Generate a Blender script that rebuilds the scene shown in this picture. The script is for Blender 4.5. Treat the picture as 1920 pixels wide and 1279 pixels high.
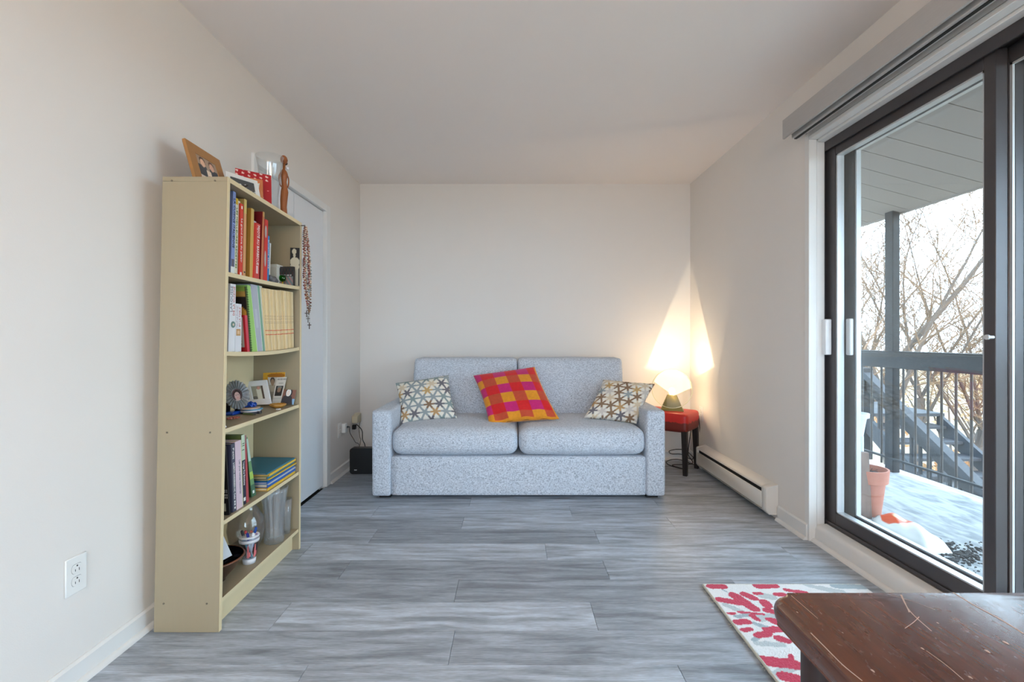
import bpy, bmesh, math, random
import numpy as np
from mathutils import Vector, Matrix
random.seed(7)
rng = np.random.default_rng(11)
for o in list(bpy.data.objects): bpy.data.objects.remove(o, do_unlink=True)
S = bpy.context.scene
COL = S.collection
PI = math.pi

# ------------------------------------------------------------------ camera
CAMZ = 1.07; F = 890.0
cam_d = bpy.data.cameras.new('camera'); cam = bpy.data.objects.new('camera', cam_d); COL.objects.link(cam)
cam.location = (0, 0, CAMZ); cam.rotation_euler = (PI/2, 0, 0)
cam_d.sensor_width = 36; cam_d.lens = F/1920*36
cam_d.shift_x = -2/1920; cam_d.shift_y = -4.5/1920
cam_d.clip_start = 0.02; cam_d.clip_end = 300
S.camera = cam

# ------------------------------------------------------------------ world, sun, exposure
def lin(c):
    return tuple(((v/255)/12.92 if v/255 <= 0.04045 else ((v/255+0.055)/1.055)**2.4) for v in c)
w = bpy.data.worlds.new('sky'); S.world = w; w.use_nodes = True
bg = w.node_tree.nodes['Background']
bg.inputs[0].default_value = (0.60, 0.80, 1.0, 1); bg.inputs[1].default_value = 5.0
sun_d = bpy.data.lights.new('sun', 'SUN'); sun = bpy.data.objects.new('sun', sun_d); COL.objects.link(sun)
sun_d.energy = 3.5; sun_d.angle = 0.01; sun_d.color = (1.0, 0.80, 0.58)
sun.rotation_euler = Vector((-0.03, 0.82, -0.574)).to_track_quat('-Z', 'Y').to_euler()
def portal(name, loc, sx, sy, rot):
    d = bpy.data.lights.new(name, 'AREA'); d.shape = 'RECTANGLE'; d.size = sx; d.size_y = sy
    d.cycles.is_portal = True
    o = bpy.data.objects.new(name, d); COL.objects.link(o); o.location = loc; o.rotation_euler = rot
portal('portal_door', (1.81, 1.65, 1.1), 2.0, 1.75, (0, PI/2, 0))
portal('portal_rear', (0.1, -2.33, 1.375), 2.4, 1.75, (PI/2, 0, 0))
S.view_settings.view_transform = 'Standard'; S.view_settings.look = 'None'
S.view_settings.gamma = 1; S.view_settings.use_curve_mapping = False
S.view_settings.exposure = 1.24

# ------------------------------------------------------------------ helpers
BASE = {}
def P(px, py, Y):
    return Vector(((px-962)/F*Y, Y, CAMZ-(py-635)/F*Y))
def PZ(px, py, Z):                      # the point of height Z seen at a pixel
    Y = (CAMZ-Z)*F/(py-635); return Vector(((px-962)/F*Y, Y, Z))
def yfromx(px, X): return F*X/(px-962)

def tag(o, label=None, cat=None, group=None, kind=None):
    if label: o['label'] = label
    if cat: o['category'] = cat
    if group: o['group'] = group
    if kind: o['kind'] = kind
    return o
def thing(name, base, label, cat, group=None, kind=None):
    o = bpy.data.objects.new(name, None); COL.objects.link(o)
    o.empty_display_size = 0.05; o.location = base; BASE[o] = Vector(base)
    return tag(o, label, cat, group, kind)
def finish(name, me, mat, parent, base, smooth):
    o = bpy.data.objects.new(name, me); COL.objects.link(o)
    if parent is not None:
        b = BASE[parent]; o.parent = parent
    else:
        b = Vector(base) if base is not None else Vector((0, 0, 0)); o.location = b
    BASE[o] = b
    me.transform(Matrix.Translation(-b))
    if mat is not None:
        if isinstance(mat, (list, tuple)):
            for m in mat: me.materials.append(m)
        else: me.materials.append(mat)
    if smooth:
        me.polygons.foreach_set('use_smooth', [True]*len(me.polygons))
        if smooth != 'all':
            try: me.set_sharp_from_angle(angle=math.radians(40))
            except Exception: pass
    me.update()
    return o
def obj(name, bm, mat, parent=None, base=None, smooth=True, fix=True):
    if fix: bmesh.ops.recalc_face_normals(bm, faces=bm.faces)
    me = bpy.data.meshes.new(name); bm.to_mesh(me); bm.free()
    return finish(name, me, mat, parent, base, smooth)
def pyobj(name, verts, faces, mat, parent=None, base=None, smooth=True, colors=None):
    me = bpy.data.meshes.new(name); me.from_pydata([tuple(v) for v in verts], [], faces)
    if colors is not None:
        a = me.color_attributes.new('Col', 'FLOAT_COLOR', 'POINT')
        c = np.ones((len(verts), 4), dtype=np.float32); c[:, :3] = colors
        a.data.foreach_set('color', c.ravel())
    return finish(name, me, mat, parent, base, smooth)
def B(): return bmesh.new()
def box(bm, x0, x1, y0, y1, z0, z1, bev=0, seg=1):
    vs = [bm.verts.new(p) for p in ((x0,y0,z0),(x1,y0,z0),(x1,y1,z0),(x0,y1,z0),(x0,y0,z1),(x1,y0,z1),(x1,y1,z1),(x0,y1,z1))]
    fs = [bm.faces.new([vs[i] for i in f]) for f in ((0,3,2,1),(4,5,6,7),(0,1,5,4),(1,2,6,5),(2,3,7,6),(3,0,4,7))]
    if bev > 0:
        es = list({e for f in fs for e in f.edges})
        bmesh.ops.bevel(bm, geom=es, offset=bev, segments=seg, affect='EDGES', profile=0.5)
    return bm
def hexa(bm, pts, bev=0, seg=1):         # 8 points: bottom 4, top 4 (same winding)
    vs = [bm.verts.new(p) for p in pts]
    fs = [bm.faces.new([vs[i] for i in f]) for f in ((0,3,2,1),(4,5,6,7),(0,1,5,4),(1,2,6,5),(2,3,7,6),(3,0,4,7))]
    if bev > 0:
        es = list({e for f in fs for e in f.edges})
        bmesh.ops.bevel(bm, geom=es, offset=bev, segments=seg, affect='EDGES', profile=0.5)
    return bm
def prism(bm, poly, d, bev=0, seg=1):    # poly: 3D points, extruded along vector d
    d = Vector(d); a = [bm.verts.new(p) for p in poly]; b = [bm.verts.new(Vector(p)+d) for p in poly]
    n = len(poly); fs = [bm.faces.new(a), bm.faces.new(b[::-1])]
    for i in range(n): fs.append(bm.faces.new([a[i], b[i], b[(i+1) % n], a[(i+1) % n]]))
    if bev > 0:
        es = list({e for f in fs for e in f.edges})
        bmesh.ops.bevel(bm, geom=es, offset=bev, segments=seg, affect='EDGES', profile=0.5)
    return bm
def lathe(bm, prof, c, seg=32, axis='z', wob=None):
    c = Vector(c); rings = []
    for k, (r, h) in enumerate(prof):
        ring = []
        for i in range(seg):
            a = 2*PI*i/seg; rr = max(r, 1e-4)*(wob(a, k) if wob else 1)
            p = Vector((rr*math.cos(a), rr*math.sin(a), h))
            if axis == 'x': p = Vector((p.z, p.x, p.y))
            if axis == 'y': p = Vector((p.x, p.z, p.y))
            ring.append(bm.verts.new(c+p))
        rings.append(ring)
    for a, b in zip(rings, rings[1:]):
        for i in range(seg): bm.faces.new([a[i], a[(i+1) % seg], b[(i+1) % seg], b[i]])
    if prof[0][0] > 1e-4: bm.faces.new(rings[0][::-1])
    if prof[-1][0] > 1e-4: bm.faces.new(rings[-1])
    bmesh.ops.remove_doubles(bm, verts=bm.verts, dist=1e-5) if (prof[0][0] <= 1e-4 or prof[-1][0] <= 1e-4) else None
    return bm
def tube(bm, pts, r, seg=8, cap=True):
    pts = [Vector(p) for p in pts]; rings = []; n = len(pts); up = None
    for i, p in enumerate(pts):
        t = (pts[min(i+1, n-1)]-pts[max(i-1, 0)]).normalized()
        if up is None:
            up = t.orthogonal().normalized()
        else:
            up = (up-t*up.dot(t)); up = up.normalized() if up.length > 1e-6 else t.orthogonal().normalized()
        s = t.cross(up); rr = r[i] if isinstance(r, (list, tuple)) else r
        rings.append([bm.verts.new(p+(up*math.cos(2*PI*k/seg)+s*math.sin(2*PI*k/seg))*rr) for k in range(seg)])
    for a, b in zip(rings, rings[1:]):
        for k in range(seg): bm.faces.new([a[k], a[(k+1) % seg], b[(k+1) % seg], b[k]])
    if cap: bm.faces.new(rings[0][::-1]); bm.faces.new(rings[-1])
    return bm
def smoothpts(pts, n=6):                # catmull-rom
    pts = [Vector(p) for p in pts]; q = [pts[0]]+pts+[pts[-1]]; out = []
    for i in range(1, len(q)-2):
        for k in range(n):
            t = k/n; a, b, c, d = q[i-1], q[i], q[i+1], q[i+2]
            out.append(0.5*((2*b)+(c-a)*t+(2*a-5*b+4*c-d)*t*t+(3*b-a-3*c+d)*t**3))
    out.append(pts[-1]); return out
def ball(bm, c, r, sub=2, scale=(1,1,1), rot=None):
    m = Matrix.Translation(c) @ (rot.to_4x4() if rot is not None else Matrix()) @ Matrix.Diagonal((r*scale[0], r*scale[1], r*scale[2], 1))
    bmesh.ops.create_icosphere(bm, subdivisions=sub, radius=1, matrix=m); return bm
def puff(bm, x0, x1, y0, y1, z0, z1, r, crown=(0, 0, 0), n=16, jitter=0.0):
    """soft upholstered block: rounded box whose faces bulge by crown"""
    c = Vector(((x0+x1)/2, (y0+y1)/2, (z0+z1)/2)); h = Vector(((x1-x0)/2, (y1-y0)/2, (z1-z0)/2))
    vm = {}
    def vert(i, j, k):
        key = (i, j, k)
        if key in vm: return vm[key]
        p = []
        for q, hh in zip(key, h):
            t = 2*q/n-1; t = math.copysign(1-(1-abs(t))**1.6, t); p.append(t*hh)
        p = Vector(p); inner = Vector([max(-(hh-r), min(hh-r, v)) for v, hh in zip(p, h)])
        d = p-inner
        if d.length > 1e-9:
            d = d.normalized()*r
        q = inner+d
        b = Vector([1-min(1, abs(v)/hh)**2 for v, hh in zip(q, h)])
        q.x += math.copysign(crown[0]*b.y*b.z, q.x); q.y += math.copysign(crown[1]*b.x*b.z, q.y); q.z += math.copysign(crown[2]*b.x*b.y, q.z)
        if jitter:
            q += Vector((math.sin(q.y*31+q.z*23), math.sin(q.x*17+q.z*29), math.sin(q.x*19+q.y*21)))*jitter
        vm[key] = bm.verts.new(c+q); return vm[key]
    for ax in range(3):
        for s in (0, n):
            for i in range(n):
                for j in range(n):
                    f = []
                    for a, b_ in ((i, j), (i+1, j), (i+1, j+1), (i, j+1)):
                        k = [0, 0, 0]; k[ax] = s; k[(ax+1) % 3] = a; k[(ax+2) % 3] = b_; f.append(vert(*k))
                    bm.faces.new(f)
    return bm
def quadsheet(bm, c4, th):               # c4: BL, BR, TR, TL ; thick sheet, front face = given quad
    c4 = [Vector(c) for c in c4]; n = (c4[1]-c4[0]).cross(c4[3]-c4[0]).normalized()
    hexa(bm, [c-n*th for c in c4]+c4); return n
def bil(c4, u, v): return c4[0].lerp(c4[1], u).lerp(c4[3].lerp(c4[2], u), v)
def painted(name, c4, paint, mat, parent=None, base=None, nu=40, nv=40, lift=0.0008):
    """flat print: grid on a quad, coloured per vertex by paint(u, v) -> sRGB"""
    c4 = [Vector(c) for c in c4]; n = (c4[1]-c4[0]).cross(c4[3]-c4[0]).normalized()*lift
    V = []; C = []
    for j in range(nv+1):
        for i in range(nu+1):
            u, v = i/nu, j/nv; V.append(bil(c4, u, v)+n); C.append(lin(paint(u, v)))
    Fc = [(j*(nu+1)+i, j*(nu+1)+i+1, (j+1)*(nu+1)+i+1, (j+1)*(nu+1)+i) for j in range(nv) for i in range(nu)]
    return pyobj(name, V, Fc, mat, parent, base, False, np.array(C))
def inell(u, v, cu, cv, ru, rv): return ((u-cu)/ru)**2+((v-cv)/rv)**2 < 1
def text_mesh(name, s, origin, xdir, ydir, size, mat, parent, align='LEFT', extrude=0.0004, width=None):
    cu = bpy.data.curves.new(name, 'FONT'); cu.body = s; cu.size = size; cu.align_x = align; cu.extrude = extrude; cu.resolution_u = 2
    t = bpy.data.objects.new(name, cu); COL.objects.link(t)
    dg = bpy.context.evaluated_depsgraph_get(); me = bpy.data.meshes.new_from_object(t.evaluated_get(dg))
    bpy.data.objects.remove(t, do_unlink=True); bpy.data.curves.remove(cu)
    x = Vector(xdir).normalized(); y = Vector(ydir).normalized(); z = x.cross(y)
    sx = 1
    if width and len(me.vertices):
        xs = [v.co.x for v in me.vertices]; sx = width/(max(xs)-min(xs))
    m = Matrix(((x.x*sx, y.x, z.x, origin[0]), (x.y*sx, y.y, z.y, origin[1]), (x.z*sx, y.z, z.z, origin[2]), (0, 0, 0, 1)))
    me.transform(m); return finish(name, me, mat, parent, None, False)

# ------------------------------------------------------------------ materials
MATS = {}
def nt(name):
    m = bpy.data.materials.new(name); m.use_nodes = True; t = m.node_tree; return m, t, t.nodes['Principled BSDF']
def M(name, rgb, rough=0.6, metal=0, var=0.06, scale=18, bump=0.0, bscale=200, spec=0.5, stretch=None, sheen=0, trans=0):
    if name in MATS: return MATS[name]
    m, t, b = nt(name); N = t.nodes; L = t.links
    tc = N.new('ShaderNodeTexCoord'); mp = N.new('ShaderNodeMapping'); L.new(tc.outputs['Object'], mp.inputs['Vector'])
    if stretch: mp.inputs['Scale'].default_value = stretch
    no = N.new('ShaderNodeTexNoise'); no.inputs['Scale'].default_value = scale; no.inputs['Detail'].default_value = 3
    L.new(mp.outputs[0], no.inputs['Vector'])
    mr = N.new('ShaderNodeMapRange'); mr.inputs[3].default_value = 1-var; mr.inputs[4].default_value = 1+var
    L.new(no.outputs['Fac'], mr.inputs[0])
    mx = N.new('ShaderNodeVectorMath'); mx.operation = 'SCALE'; mx.inputs[0].default_value = lin(rgb); L.new(mr.outputs[0], mx.inputs['Scale'])
    L.new(mx.outputs[0], b.inputs['Base Color'])
    b.inputs['Roughness'].default_value = rough; b.inputs['Metallic'].default_value = metal
    b.inputs['Specular IOR Level'].default_value = spec
    if sheen: b.inputs['Sheen Weight'].default_value = sheen
    if bump:
        n2 = N.new('ShaderNodeTexNoise'); n2.inputs['Scale'].default_value = bscale; n2.inputs['Detail'].default_value = 2
        L.new(mp.outputs[0], n2.inputs['Vector'])
        bp = N.new('ShaderNodeBump'); bp.inputs['Strength'].default_value = bump; bp.inputs['Distance'].default_value = 0.002
        L.new(n2.outputs['Fac'], bp.inputs['Height']); L.new(bp.outputs[0], b.inputs['Normal'])
    MATS[name] = m; return m
def vcol_mat(name, rough=0.8, var=0.1, scale=400, bump=0.0, sheen=0.0):
    m, t, b = nt(name); N = t.nodes; L = t.links
    a = N.new('ShaderNodeVertexColor'); a.layer_name = 'Col'
    no = N.new('ShaderNodeTexNoise'); no.inputs['Scale'].default_value = scale; tc = N.new('ShaderNodeTexCoord'); L.new(tc.outputs['Object'], no.inputs['Vector'])
    mr = N.new('ShaderNodeMapRange'); mr.inputs[3].default_value = 1-var; mr.inputs[4].default_value = 1+var; L.new(no.outputs['Fac'], mr.inputs[0])
    mx = N.new('ShaderNodeVectorMath'); mx.operation = 'SCALE'; L.new(a.outputs['Color'], mx.inputs[0]); L.new(mr.outputs[0], mx.inputs['Scale'])
    L.new(mx.outputs[0], b.inputs['Base Color']); b.inputs['Roughness'].default_value = rough
    if sheen: b.inputs['Sheen Weight'].default_value = sheen
    if bump:
        bp = N.new('ShaderNodeBump'); bp.inputs['Strength'].default_value = bump; bp.inputs['Distance'].default_value = 0.002
        L.new(no.outputs['Fac'], bp.inputs['Height']); L.new(bp.outputs[0], b.inputs['Normal'])
    MATS[name] = m; return m
def pane_mat(name, tint=(0.97, 0.985, 0.98), ior=1.5):
    m = bpy.data.materials.new(name); m.use_nodes = True; t = m.node_tree; N = t.nodes; L = t.links
    N.remove(N['Principled BSDF']); out = N['Material Output']
    tr = N.new('ShaderNodeBsdfTransparent'); tr.inputs[0].default_value = (*tint, 1)
    gl = N.new('ShaderNodeBsdfGlossy'); gl.inputs['Roughness'].default_value = 0.0
    fr = N.new('ShaderNodeFresnel')
    ge = N.new('ShaderNodeNewGeometry'); io = N.new('ShaderNodeMapRange'); io.inputs[3].default_value = ior; io.inputs[4].default_value = 1/ior   # a thin sheet: same index from both faces
    L.new(ge.outputs['Backfacing'], io.inputs[0]); L.new(io.outputs[0], fr.inputs[0])
    mx = N.new('ShaderNodeMixShader'); L.new(fr.outputs[0], mx.inputs[0]); L.new(tr.outputs[0], mx.inputs[1]); L.new(gl.outputs[0], mx.inputs[2])
    L.new(mx.outputs[0], out.inputs[0]); MATS[name] = m; return m
def glass_mat(name, tint=(1, 1, 1), rough=0.0, ior=1.45):
    m, t, b = nt(name); b.inputs['Base Color'].default_value = (*tint, 1); b.inputs['Transmission Weight'].default_value = 1
    b.inputs['Roughness'].default_value = rough; b.inputs['IOR'].default_value = ior; MATS[name] = m; return m
def thin_glass(name, tint=(.96, .975, .98), haze=.06, ior=1.6):
    m = pane_mat(name, tint, ior); t = m.node_tree; N = t.nodes; L = t.links; out = N['Material Output']; src = out.inputs[0].links[0].from_socket
    d = N.new('ShaderNodeBsdfDiffuse'); d.inputs[0].default_value = (.9, .92, .94, 1); mx = N.new('ShaderNodeMixShader'); mx.inputs[0].default_value = haze
    L.new(src, mx.inputs[1]); L.new(d.outputs[0], mx.inputs[2]); L.new(mx.outputs[0], out.inputs[0]); return m
def emit_mat(name, rgb, s):
    m, t, b = nt(name); b.inputs['Base Color'].default_value = (*lin(rgb), 1); b.inputs['Emission Color'].default_value = (*lin(rgb), 1)
    b.inputs['Emission Strength'].default_value = s; MATS[name] = m; return m

m_wall = M('wall_paint', (232, 227, 222), 0.9, var=0.012, scale=3, bump=0.12, bscale=260)
m_ceil = M('ceiling_paint', (243, 236, 232), 0.95, var=0.01, scale=3, bump=0.1, bscale=200)
m_trim = M('white_trim', (232, 231, 229), 0.45, var=0.01)
m_door = M('closet_door_paint', (232, 233, 236), 0.42, var=0.01)
m_plate = M('outlet_plastic', (236, 236, 234), 0.35, var=0.01)
m_slot = M('outlet_slot', (40, 40, 42), 0.6)
m_bronze = M('bronze_aluminium', (82, 78, 80), 0.36, metal=0.35, var=0.05)
m_alu = M('light_aluminium', (205, 207, 210), 0.35, metal=0.3, var=0.03)
m_pane = pane_mat('window_glass')
m_val = M('valance_grey', (182, 179, 177), 0.75, var=0.05, scale=30, bump=0.15, bscale=300, stretch=(4, 0.4, 4))
m_dark = M('dark_gap', (30, 29, 29), 0.8)
m_birch = M('pale_birch_laminate', (165, 152, 126), 0.5, var=0.02, scale=9, stretch=(14, 14, 1.2))
m_birch_edge = M('pale_birch_edge', (226, 207, 166), 0.5, var=0.03, scale=12)
m_screw = M('screw_head', (120, 112, 98), 0.4, metal=0.6)
m_paper = M('paper_pages', (232, 224, 204), 0.9, var=0.08, scale=120, stretch=(1, 12, 1))
m_print = vcol_mat('printed_surface', 0.55, var=0.02)
m_black = M('black_plastic', (14, 14, 16), 0.42)
m_cord = M('black_cord', (22, 21, 21), 0.5)

# laminate floor planks: tone from the object's own colour, grain along x
def plank_material():
    m, t, b = nt('grey_laminate'); N = t.nodes; L = t.links
    tc = N.new('ShaderNodeTexCoord'); oi = N.new('ShaderNodeObjectInfo')
    sc = N.new('ShaderNodeVectorMath'); sc.operation = 'SCALE'; L.new(oi.outputs['Location'], sc.inputs[0]); sc.inputs['Scale'].default_value = 7.3
    ad = N.new('ShaderNodeVectorMath'); ad.operation = 'ADD'; L.new(tc.outputs['Object'], ad.inputs[0]); L.new(sc.outputs[0], ad.inputs[1])
    def noise(scale, stretch, detail=4, dist=0.0):
        mp = N.new('ShaderNodeMapping'); mp.inputs['Scale'].default_value = stretch; L.new(ad.outputs[0], mp.inputs['Vector'])
        n = N.new('ShaderNodeTexNoise'); n.inputs['Scale'].default_value = scale; n.inputs['Detail'].default_value = detail; n.inputs['Distortion'].default_value = dist
        L.new(mp.outputs[0], n.inputs['Vector']); return n
    n1 = noise(5, (0.7, 6, 1), 4, 0.6)       # broad bands
    n2 = noise(30, (1.0, 14, 1), 5, 0.3)     # fine grain
    wv = N.new('ShaderNodeTexWave'); wv.wave_type = 'RINGS'; wv.rings_direction = 'Z'; wv.inputs['Scale'].default_value = 5; wv.inputs['Distortion'].default_value = 5; wv.inputs['Detail'].default_value = 3; wv.inputs['Detail Scale'].default_value = 1.2
    mw = N.new('ShaderNodeMapping'); mw.inputs['Scale'].default_value = (0.55, 7, 1); L.new(ad.outputs[0], mw.inputs['Vector']); L.new(mw.outputs[0], wv.inputs['Vector'])
    def mr(s, a, bb, lo=0.3, hi=0.7):
        r = N.new('ShaderNodeMapRange'); r.inputs[1].default_value = lo; r.inputs[2].default_value = hi; r.inputs[3].default_value = a; r.inputs[4].default_value = bb; L.new(s, r.inputs[0]); return r.outputs[0]
    def mul(a, c):
        q = N.new('ShaderNodeMath'); q.operation = 'MULTIPLY'; L.new(a, q.inputs[0]); L.new(c, q.inputs[1]); return q.outputs[0]
    f = mul(mul(mr(n1.outputs['Fac'], 0.60, 1.34), mr(n2.outputs['Fac'], 0.80, 1.18)), mr(wv.outputs['Fac'], 0.95, 1.05, 0, 1))
    mx = N.new('ShaderNodeVectorMath'); mx.operation = 'SCALE'; L.new(oi.outputs['Color'], mx.inputs[0]); L.new(f, mx.inputs['Scale'])
    L.new(mx.outputs[0], b.inputs['Base Color']); b.inputs['Roughness'].default_value = 0.42; b.inputs['Specular IOR Level'].default_value = 0.4
    bp = N.new('ShaderNodeBump'); bp.inputs['Strength'].default_value = 0.08; bp.inputs['Distance'].default_value = 0.001; L.new(n2.outputs['Fac'], bp.inputs['Height']); L.new(bp.outputs[0], b.inputs['Normal'])
    return m
m_plank = plank_material()

def sofa_material():
    m, t, b = nt('heather_grey_weave'); N = t.nodes; L = t.links
    tc = N.new('ShaderNodeTexCoord')
    outs = []
    for st in ((75, 480, 480), (480, 480, 75)):
        mp = N.new('ShaderNodeMapping'); mp.inputs['Scale'].default_value = st; L.new(tc.outputs['Object'], mp.inputs['Vector'])
        n = N.new('ShaderNodeTexNoise'); n.inputs['Scale'].default_value = 1; n.inputs['Detail'].default_value = 2; L.new(mp.outputs[0], n.inputs['Vector']); outs.append(n.outputs['Fac'])
    a = N.new('ShaderNodeMath'); a.operation = 'ADD'; L.new(outs[0], a.inputs[0]); L.new(outs[1], a.inputs[1])
    a2 = a
    cr = N.new('ShaderNodeValToRGB'); mr = N.new('ShaderNodeMapRange'); mr.inputs[1].default_value = 0.7; mr.inputs[2].default_value = 1.3; L.new(a2.outputs[0], mr.inputs[0]); L.new(mr.outputs[0], cr.inputs[0])
    e = cr.color_ramp.elements; e[0].position = 0.12; e[0].color = (*lin((132, 140, 154)), 1); e[1].position = 0.75; e[1].color = (*lin((222, 228, 238)), 1)
    q = cr.color_ramp.elements.new(0.45); q.color = (*lin((194, 202, 214)), 1)
    L.new(cr.outputs[0], b.inputs['Base Color']); b.inputs['Roughness'].default_value = 0.95; b.inputs['Sheen Weight'].default_value = 0.15; b.inputs['Specular IOR Level'].default_value = 0.2
    bp = N.new('ShaderNodeBump'); bp.inputs['Strength'].default_value = 0.25; bp.inputs['Distance'].default_value = 0.0015; L.new(a2.outputs[0], bp.inputs['Height']); L.new(bp.outputs[0], b.inputs['Normal'])
    return m
m_sofa = sofa_material()

# ------------------------------------------------------------------ room shell
XL, XR, YB, ZC = -1.354, 1.566, 4.198, 2.438
YR = -2.2; XO = 1.80
DOY0, DOY1, DOZ = 0.78, 2.507, 2.12          # patio door opening
def struct(name, bm, mat, parent=None, base=None, smooth=False):
    o = obj(name, bm, mat, parent, base, smooth)
    if parent is None: o['kind'] = 'structure'
    return o
bm = B(); box(bm, XL-0.12, XO, YB, YB+0.12, -0.05, ZC+0.05); struct('wall_back', bm, m_wall)
RWX0, RWX1, RWZ0, RWZ1 = -1.1, 1.3, 0.5, 2.25   # unseen window opening added behind the camera for frontal daylight
bm = B()
box(bm, XL-0.12, RWX0, YR-0.12, YR, -0.05, ZC+0.05); box(bm, RWX1, XO, YR-0.12, YR, -0.05, ZC+0.05); box(bm, RWX0, RWX1, YR-0.12, YR, -0.05, RWZ0); box(bm, RWX0, RWX1, YR-0.12, YR, RWZ1, ZC+0.05)
struct('wall_rear', bm, m_wall)
bm = B(); box(bm, XL-.12, XO, YR-1.2, YR-0.12, ZC-.04, ZC+.10); struct('added_sun_overhang', bm, m_ceil)  # unseen overhang added to hold back sun at the rear window
CLY0, CLY1, CLZ = 2.5, 3.42, 1.99            # closet opening
bm = B()
box(bm, XL-0.12, XL, YR, CLY0, -0.05, ZC+0.05); box(bm, XL-0.12, XL, CLY1, YB, -0.05, ZC+0.05)
box(bm, XL-0.12, XL, CLY0, CLY1, CLZ, ZC+0.05); box(bm, XL-0.12, XL-0.10, CLY0, CLY1, -0.05, CLZ)
struct('wall_left', bm, m_wall)
bm = B()
box(bm, XR, XO, DOY1+.034, YB, -0.05, ZC+0.05); box(bm, XR, XO, YR, DOY0-.034, -0.05, ZC+0.05)
box(bm, XR, XO, DOY0-.034, DOY1+.034, DOZ+.024, ZC+0.05)
box(bm, XR+0.06, XO, DOY0-.034, DOY1+.034, -0.05, 0.02)
struct('wall_right', bm, m_wall)
bm = B(); box(bm, XL-0.12, XO, YR-0.12, YB+0.12, ZC, ZC+0.10); struct('ceiling', bm, m_ceil)

# floor: a dark bed and one object per plank
bm = B(); box(bm, XL-.1, XR+0.06, YR, YB, -0.06, -0.0085); floor = struct('floor', bm, m_dark)
PW, PLN = 0.1843, 1.21
known = {3.03: -0.28, 2.846: 0.357, 2.66: 0.917, 2.47: 0.452, 2.293: 0.166, 2.118: 0.431, 1.924: 0.97, 1.741: 0.3125, 1.556: -0.213, 1.372: 0.539}
tones = {}
base_tone = np.array(lin((168, 176, 186)))
y = 1.372-PW*30
rows = []
while y < YB:
    if y+PW > YR: rows.append(y)
    y += PW
for r, y0 in enumerate(rows):
    # row whose near edge is y0; the recorded joint belongs to the row starting at that line
    j = None
    for ky, jx in known.items():
        if abs(ky-y0) < 0.06: j = jx
    if abs(y0-2.846) < 0.06: j = 0.357
    elif abs(y0-2.66) < 0.06: j = 0.917
    elif abs(y0-2.47) < 0.06: j = 0.452
    elif abs(y0-2.293) < 0.06: j = 0.166
    elif abs(y0-2.118) < 0.06: j = 0.431
    elif abs(y0-1.924) < 0.06: j = 0.97
    elif abs(y0-1.741) < 0.06: j = 0.3125
    elif abs(y0-1.556) < 0.06: j = -0.213
    elif abs(y0-1.372) < 0.06: j = 0.539
    if j is None: j = random.uniform(-0.6, 0.6)
    ya, yb = max(y0, YR), min(y0+PW, YB)
    if yb-ya < 0.01: continue
    x = j
    while x > XL: x -= PLN
    while x < XR+0.05:
        xa, xb = max(x, XL), min(x+PLN, XR+0.05)
        if xb-xa > 0.01:
            g = 0.0006
            o = bpy.data.objects.new('plank', None)
            bm = B(); box(bm, xa+g, xb-g, ya+g, yb-g, -0.0085, 0.0, bev=0.0008)
            me = bpy.data.meshes.new('plank'); bm.to_mesh(me); bm.free()
            c = Vector(((xa+xb)/2, (ya+yb)/2, 0)); me.transform(Matrix.Translation(-c)); me.materials.append(m_plank)
            bpy.data.objects.remove(o)
            o = bpy.data.objects.new('plank', me); COL.objects.link(o); o.parent = floor; o.location = c
            k = random.uniform(0.80, 1.16)
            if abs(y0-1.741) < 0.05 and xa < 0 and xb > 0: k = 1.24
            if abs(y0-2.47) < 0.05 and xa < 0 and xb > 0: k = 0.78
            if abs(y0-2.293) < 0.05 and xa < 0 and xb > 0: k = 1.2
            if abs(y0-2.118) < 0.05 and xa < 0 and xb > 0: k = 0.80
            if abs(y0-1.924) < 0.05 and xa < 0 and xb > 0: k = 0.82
            o.color = (*(base_tone*k), 1)
        x += PLN

# baseboards with a separate quarter-round shoe
def baseboard(name, a, b, nrm, h=0.076, t=0.012):
    a = Vector((*a, 0)); b = Vector((*b, 0)); n = Vector((*nrm, 0)); d = b-a
    bm = B(); prism(bm, [a, a+n*t, a+n*t+Vector((0, 0, h-0.008)), a+n*0.005+Vector((0, 0, h)), a+Vector((0, 0, h))], d)
    o = struct(name, bm, m_trim)
    bm = B(); pts = [a+n*t]+[a+n*(t+0.014*math.cos(q))+Vector((0, 0, 0.018*math.sin(q))) for q in np.linspace(0, PI/2, 5)]
    prism(bm, pts, d); obj('shoe_moulding', bm, m_trim, o, smooth=True)
    return o
baseboard('baseboard_left', (XL, YR), (XL, CLY0-0.045), (1, 0))
baseboard('baseboard_left_far', (XL, CLY1+0.07), (XL, YB), (1, 0))
baseboard('baseboard_back', (XL+0.028, YB), (XR-0.028, YB), (0, -1))
baseboard('baseboard_right', (XR, DOY1+0.012), (XR, 2.795), (-1, 0), h=0.088)
baseboard('baseboard_right_far', (XR, 3.89), (XR, YB), (-1, 0), h=0.088)
baseboard('baseboard_right_near', (XR, YR), (XR, DOY0-0.02), (-1, 0), h=0.088)

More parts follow.
